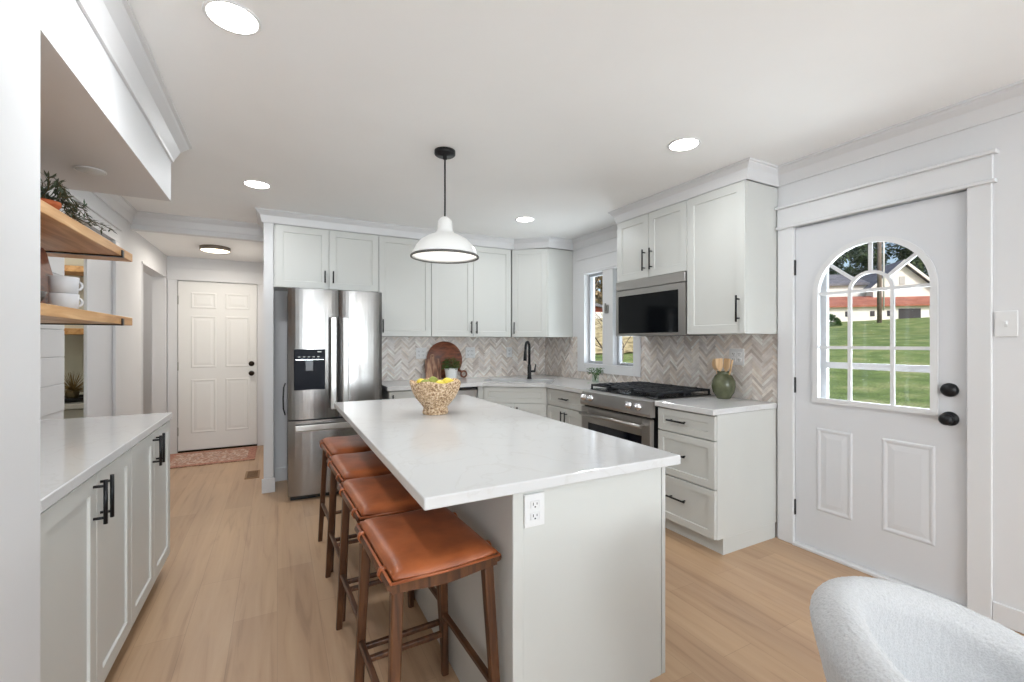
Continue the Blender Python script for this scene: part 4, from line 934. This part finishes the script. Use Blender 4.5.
# ------------------------------------------------------------------ boucle tub chair
t = thing('tub_chair', 'white boucle tub chair in front of the entry door', 'chair', (1.225, .235, 0), R_(-56))
# local +x is the way the chair faces; the shell wraps round the back
def shell():
    m = MB(); nA, rows = 56, []
    for i in range(nA+1):
        s = 2*i/nA-1; a = PI+s*R_(142); c_, s_ = math.cos(a), math.sin(a)
        h = .766-.245*abs(s)**1.5; rc = .325; th = .050
        rb = .23; sec = []
        sec += [(rb, .14), (rb+.02, .18), (rc+th-.085, .38), (rc+th-.028, h-.17)]
        for k in range(9):
            q = PI*k/8; sec.append((rc+th*math.cos(q), h-th+th*math.sin(q)))
        sec += [(rc-th+.004, h-.12), (rc-th-.01, .44), (rc-th-.03, .36), (.06, .34), (.06, .14)]
        ex = 1.0+.10*abs(math.sin(a))**2
        rows.append([m.bm.verts.new((r*c_*1.0, r*s_*ex, z)) for r, z in sec])
    n = len(rows[0])
    for a, c in zip(rows, rows[1:]):
        for k in range(n):
            f = m.bm.faces.new((a[k], a[(k+1) % n], c[(k+1) % n], c[k])); f.smooth = True
    m.bm.faces.new(rows[0][::-1]); m.bm.faces.new(rows[-1])
    bmesh.ops.subdivide_edges(m.bm, edges=list(m.bm.edges), cuts=1, use_grid_fill=True, smooth=.6)
    for f in m.bm.faces: f.smooth = True
    return m
o = shell().build('shell', BOUCLE, t)
mod = o.modifiers.new('smooth', 'SUBSURF'); mod.levels = 2; mod.render_levels = 2
tx = bpy.data.textures.new('boucle loops', 'CLOUDS'); tx.noise_scale = .006; tx.noise_depth = 1
md = o.modifiers.new('loops', 'DISPLACE'); md.texture = tx; md.strength = .004; md.mid_level = .5; md.texture_coords = 'LOCAL'
m = MB(); m.lathe([(0, 0), (.23, 0), (.25, .02), (.255, .07), (.235, .10), (0, .115)], (.04, 0, .343), 40); m.build('seat', BOUCLE, t)
for a in (45, 135, 225, 315): MB().tube([(.15*math.cos(R_(a)), .15*math.sin(R_(a)), .15), (.2*math.cos(R_(a)), .2*math.sin(R_(a)), 0)], [.02, .013], 12).build('leg', WALNUTZ, t)

# ------------------------------------------------------------------ outside
Fv, Rv = Vector((math.sin(YAW), math.cos(YAW))), Vector((math.cos(YAW), -math.sin(YAW)))
def yard(d, k): p = Fv*d+Rv*(d*k); return p           # plan point at depth d on bearing k
def gz(x, y):                                          # the lawn climbs away from the house
    d = max(0, math.hypot(x-3.1, y-2)-1.5); return -.38+.082*min(d, 60)-.25*max(0, min(1, (y-14)/10))+.12*math.sin(x*.25+y*.2)
m = MB(); NX, NY = 60, 60; V = {}
for i in range(NX+1):
    for j in range(NY+1):
        x = 3.10+80*(i/NX)**1.6; y = -45+135*j/NY; V[i, j] = m.bm.verts.new((x, y, gz(x, y)))
for i in range(NX):
    for j in range(NY): f = m.bm.faces.new((V[i, j], V[i+1, j], V[i+1, j+1], V[i, j+1])); f.smooth = True
o = m.build('lawn', LAWN); tag(o, 'green grass lawn rising behind the house', 'lawn', kind='structure')
def place(d, k): p = yard(d, k); return (p.x, p.y, gz(p.x, p.y))
# barn
bp = place(38, .80)
t = thing('barn', 'white barn with red lean-to roof beyond the lawn', 'barn', bp, -YAW-R_(38)+R_(20))
def gable(m, x0, x1, y0, y1, z0, zw, zr):
    m.poly([(x0, y0, z0), (x1, y0, z0), (x1, y0, zw), ((x0+x1)/2, y0, zr), (x0, y0, zw)], (0, y1-y0, 0)); return m
B0 = -1.0
gable(MB(), 1.2, 5.4, 2.0, 9, B0, 3.0, 5.0).build('wall', BARNW, t)
for s in (0, 1):
    xa, xb, za, zb = (.85, 3.3, 2.75, 5.15) if s == 0 else (5.75, 3.3, 2.75, 5.15)
    MB().poly([(xa, 1.6, za), (xb, 1.6, zb), (xb, 1.6, zb+.18), (xa, 1.6, za+.18)], (0, 7.8, 0)).build('roof', ROOFG, t)
    MB().poly([(xa, 1.5, za-.1), (xb, 1.5, zb-.1), (xb, 1.5, zb+.16), (xa, 1.5, za+.16)], (0, .09, 0)).build('fascia', BARNW, t)
MB().box(-5, 1.3, 3.5, 8, B0, 3.5).build('wing_wall', BARNW, t)
MB().poly([(-5.2, 3.2, 3.4), (-5.2, 8.2, 4.9), (-5.2, 8.2, 5.1), (-5.2, 3.2, 3.6)], (6.6, 0, 0)).build('roof', ROOFG, t)
MB().box(-4.6, 5.0, 0, 2.4, B0, 1.25).build('lean_to_wall', BARNW, t)
MB().poly([(-5.0, -.35, 1.15), (-5.0, 2.5, 2.15), (-5.0, 2.5, 2.3), (-5.0, -.35, 1.3)], (10.3, 0, 0)).build('lean_to_roof', ROOFR, t)
MB().box(2.2, 3.7, -.04, -.005, B0, .95).build('barn_door', DARKW, t)
for x in (-3.2, -1.6, .2, 1.4, 4.3): MB().box(x, x+.32, -.03, -.004, .35, .8).build('window', DARKW, t)
MB().box(3.1, 3.5, 1.96, 2.0, 3.2, 3.9).build('window', mat('louvre', (190, 190, 190), .7), t)
# utility pole and porch post
p = place(33, .8275); t = thing('utility_pole', 'grey wooden utility pole with white conduit in front of the barn', 'pole', p)
MB().tube([(0, 0, -.3), (0, 0, 9)], [.15, .12], 12).build('pole', POLEM, t); MB().box(-.9, .9, -.05, .05, 8.1, 8.22).build('crossarm', POLEM, t)
MB().tube([(.16, -.2, .9), (.16, -.2, 8.4)], .06, 8).build('conduit', TRIM, t)
def tree(label, d, k, H, Rr, m_, n=900, trunk=.16, low=.25, name='leafy_tree'):
    p = place(d, k); t = thing(name, label, 'tree', p, group='trees beyond the lawn')
    MB().tube([(0, 0, -.4), (.1, 0, H*.4), (0, .1, H*.85)], [trunk, trunk*.7, trunk*.25], 10).build('trunk', BARK, t)
    m = MB(); bl = [(rnd.uniform(-.55, .55)*Rr, rnd.uniform(-.55, .55)*Rr, H*(low+(1-low)*rnd.uniform(.1, .85)), Rr*rnd.uniform(.4, .62)) for _ in range(13)]
    for _ in range(n*7):
        bx_, by_, bz_, br = rnd.choice(bl); v = Vector((rnd.gauss(0, 1), rnd.gauss(0, 1), rnd.gauss(0, 1))).normalized()*br*rnd.uniform(.6, 1.08)
        m.leaf((bx_+v.x, by_+v.y, bz_+v.z), v+Vector((0, 0, -.2*br)), rnd.uniform(.35, .7)*Rr*.2, .11*Rr, .2)
    m.build('foliage', m_, t); return t
tree('dark green tree behind the left part of the barn', 50, .70, 12, 3.3, FOLI, 1300)
tree('dark green tree behind the middle of the barn', 60, .795, 16, 3.2, FOLI, 1500)
tree('dark green tree behind the barn gable', 56, .94, 14, 3.3, FOLI, 1300)
tree('dark green tree past the barn gable nearest the camera side', 58, 1.06, 14, 3.3, FOLI, 1300)
tree('dark green tree left of the barn beyond the lawn', 56, .555, 12, 3.1, FOLI, 1200)
p = place(34, .705); t = thing('round_shrub', 'round green shrub at the left end of the barn', 'shrub', p); m = MB()
for _ in range(260):
    v = Vector((rnd.gauss(0, 1), rnd.gauss(0, 1), abs(rnd.gauss(0, 1)))).normalized()*.8; m.leaf(v*.9, v, .4, .3)
m.build('foliage', LEAF, t); MB().tube([(0, 0, -.2), (0, 0, .4)], .06, 8).build('stem', BARK, t)
# seen through the kitchen window: a straw-covered bank, a brick house, bare trees
def bare_tree(label, d, k, H, seed, r0=.1):
    r = random.Random(seed); p = place(d, k); t = thing('bare_tree', label, 'tree', p, group='bare trees outside the kitchen window'); mt, mbk = MB(), MB()
    def grow(m, q, dvec, L, rad, lev):
        e = q+dvec*L; mid_ = q+dvec*L*.5+Vector((r.uniform(-1, 1), r.uniform(-1, 1), 0))*L*.06
        m.tube([q, mid_, e], [rad, rad*.8, rad*.6], 6, lev == 0)
        if lev < 4:
            for _ in range(3 if lev < 3 else 2):
                nd = (dvec+Vector((r.uniform(-1, 1), r.uniform(-1, 1), r.uniform(-.4, .6)))*.75).normalized(); grow(mbk, q+dvec*L*r.uniform(.55, 1), nd, L*r.uniform(.6, .8), rad*.55, lev+1)
    grow(mt, Vector((0, 0, -.3)), Vector((.1, 0, 1)).normalized(), H*.35, r0, 0)
    mt.build('trunk', BARK, t); mbk.build('branches', BARK, t)
bare_tree('bare tree outside the window nearest the sink side', 16, .145, 7, 5, .08)
bare_tree('bare slim tree outside the window behind the mullion', 11, .235, 3.6, 8, .035)
bare_tree('bare low tree outside the window nearest the range side', 8, .28, 2.4, 11, .03)
m = MB(); bp0, bp1 = yard(19, -.1), yard(19, .48); N = 40; V = {}
for i in range(N+1):
    q = bp0.lerp(bp1, i/N)
    for j in range(9):
        o_ = Fv*(j*1.15); x, y = q.x+o_.x, q.y+o_.y; V[i, j] = m.bm.verts.new((x, y, gz(x, y)+(.02 if j == 0 else 0.05+.17*j)+.06*math.sin(i*1.3+j)))
for i in range(N):
    for j in range(8): f = m.bm.faces.new((V[i, j], V[i+1, j], V[i+1, j+1], V[i, j+1])); f.smooth = True
tag(m.build('straw_bank', STRAW), 'straw covered earth bank outside the kitchen window', 'bank', kind='structure')
p = place(34, .17); t = thing('brick_house', 'red brick house above the bank outside the kitchen window', 'house', (p[0], p[1], p[2]+.9), -YAW)
gable(MB(), -5, 1.6, 0, 7, -3, 1.2, 2.0).build('wall', BRICK, t)
for xa in (-5.4, 2.0): MB().poly([(xa, -.4, 1.1), (-1.7, -.4, 2.02), (-1.7, -.4, 2.2), (xa, -.4, 1.28)], (0, 7.8, 0)).build('roof', ROOFG, t)
for x in (-3.2, -.6, .6): MB().box(x, x+.7, -.05, -.005, -.1, 1.0).build('window', BARNW, t)
tree('brown autumn tree behind the brick house', 48, .20, 11, 3.4, FOLA, 700, low=.02)
tree('brown autumn tree beside the brick house', 42, .325, 9, 2.6, FOLA, 600, low=.05)
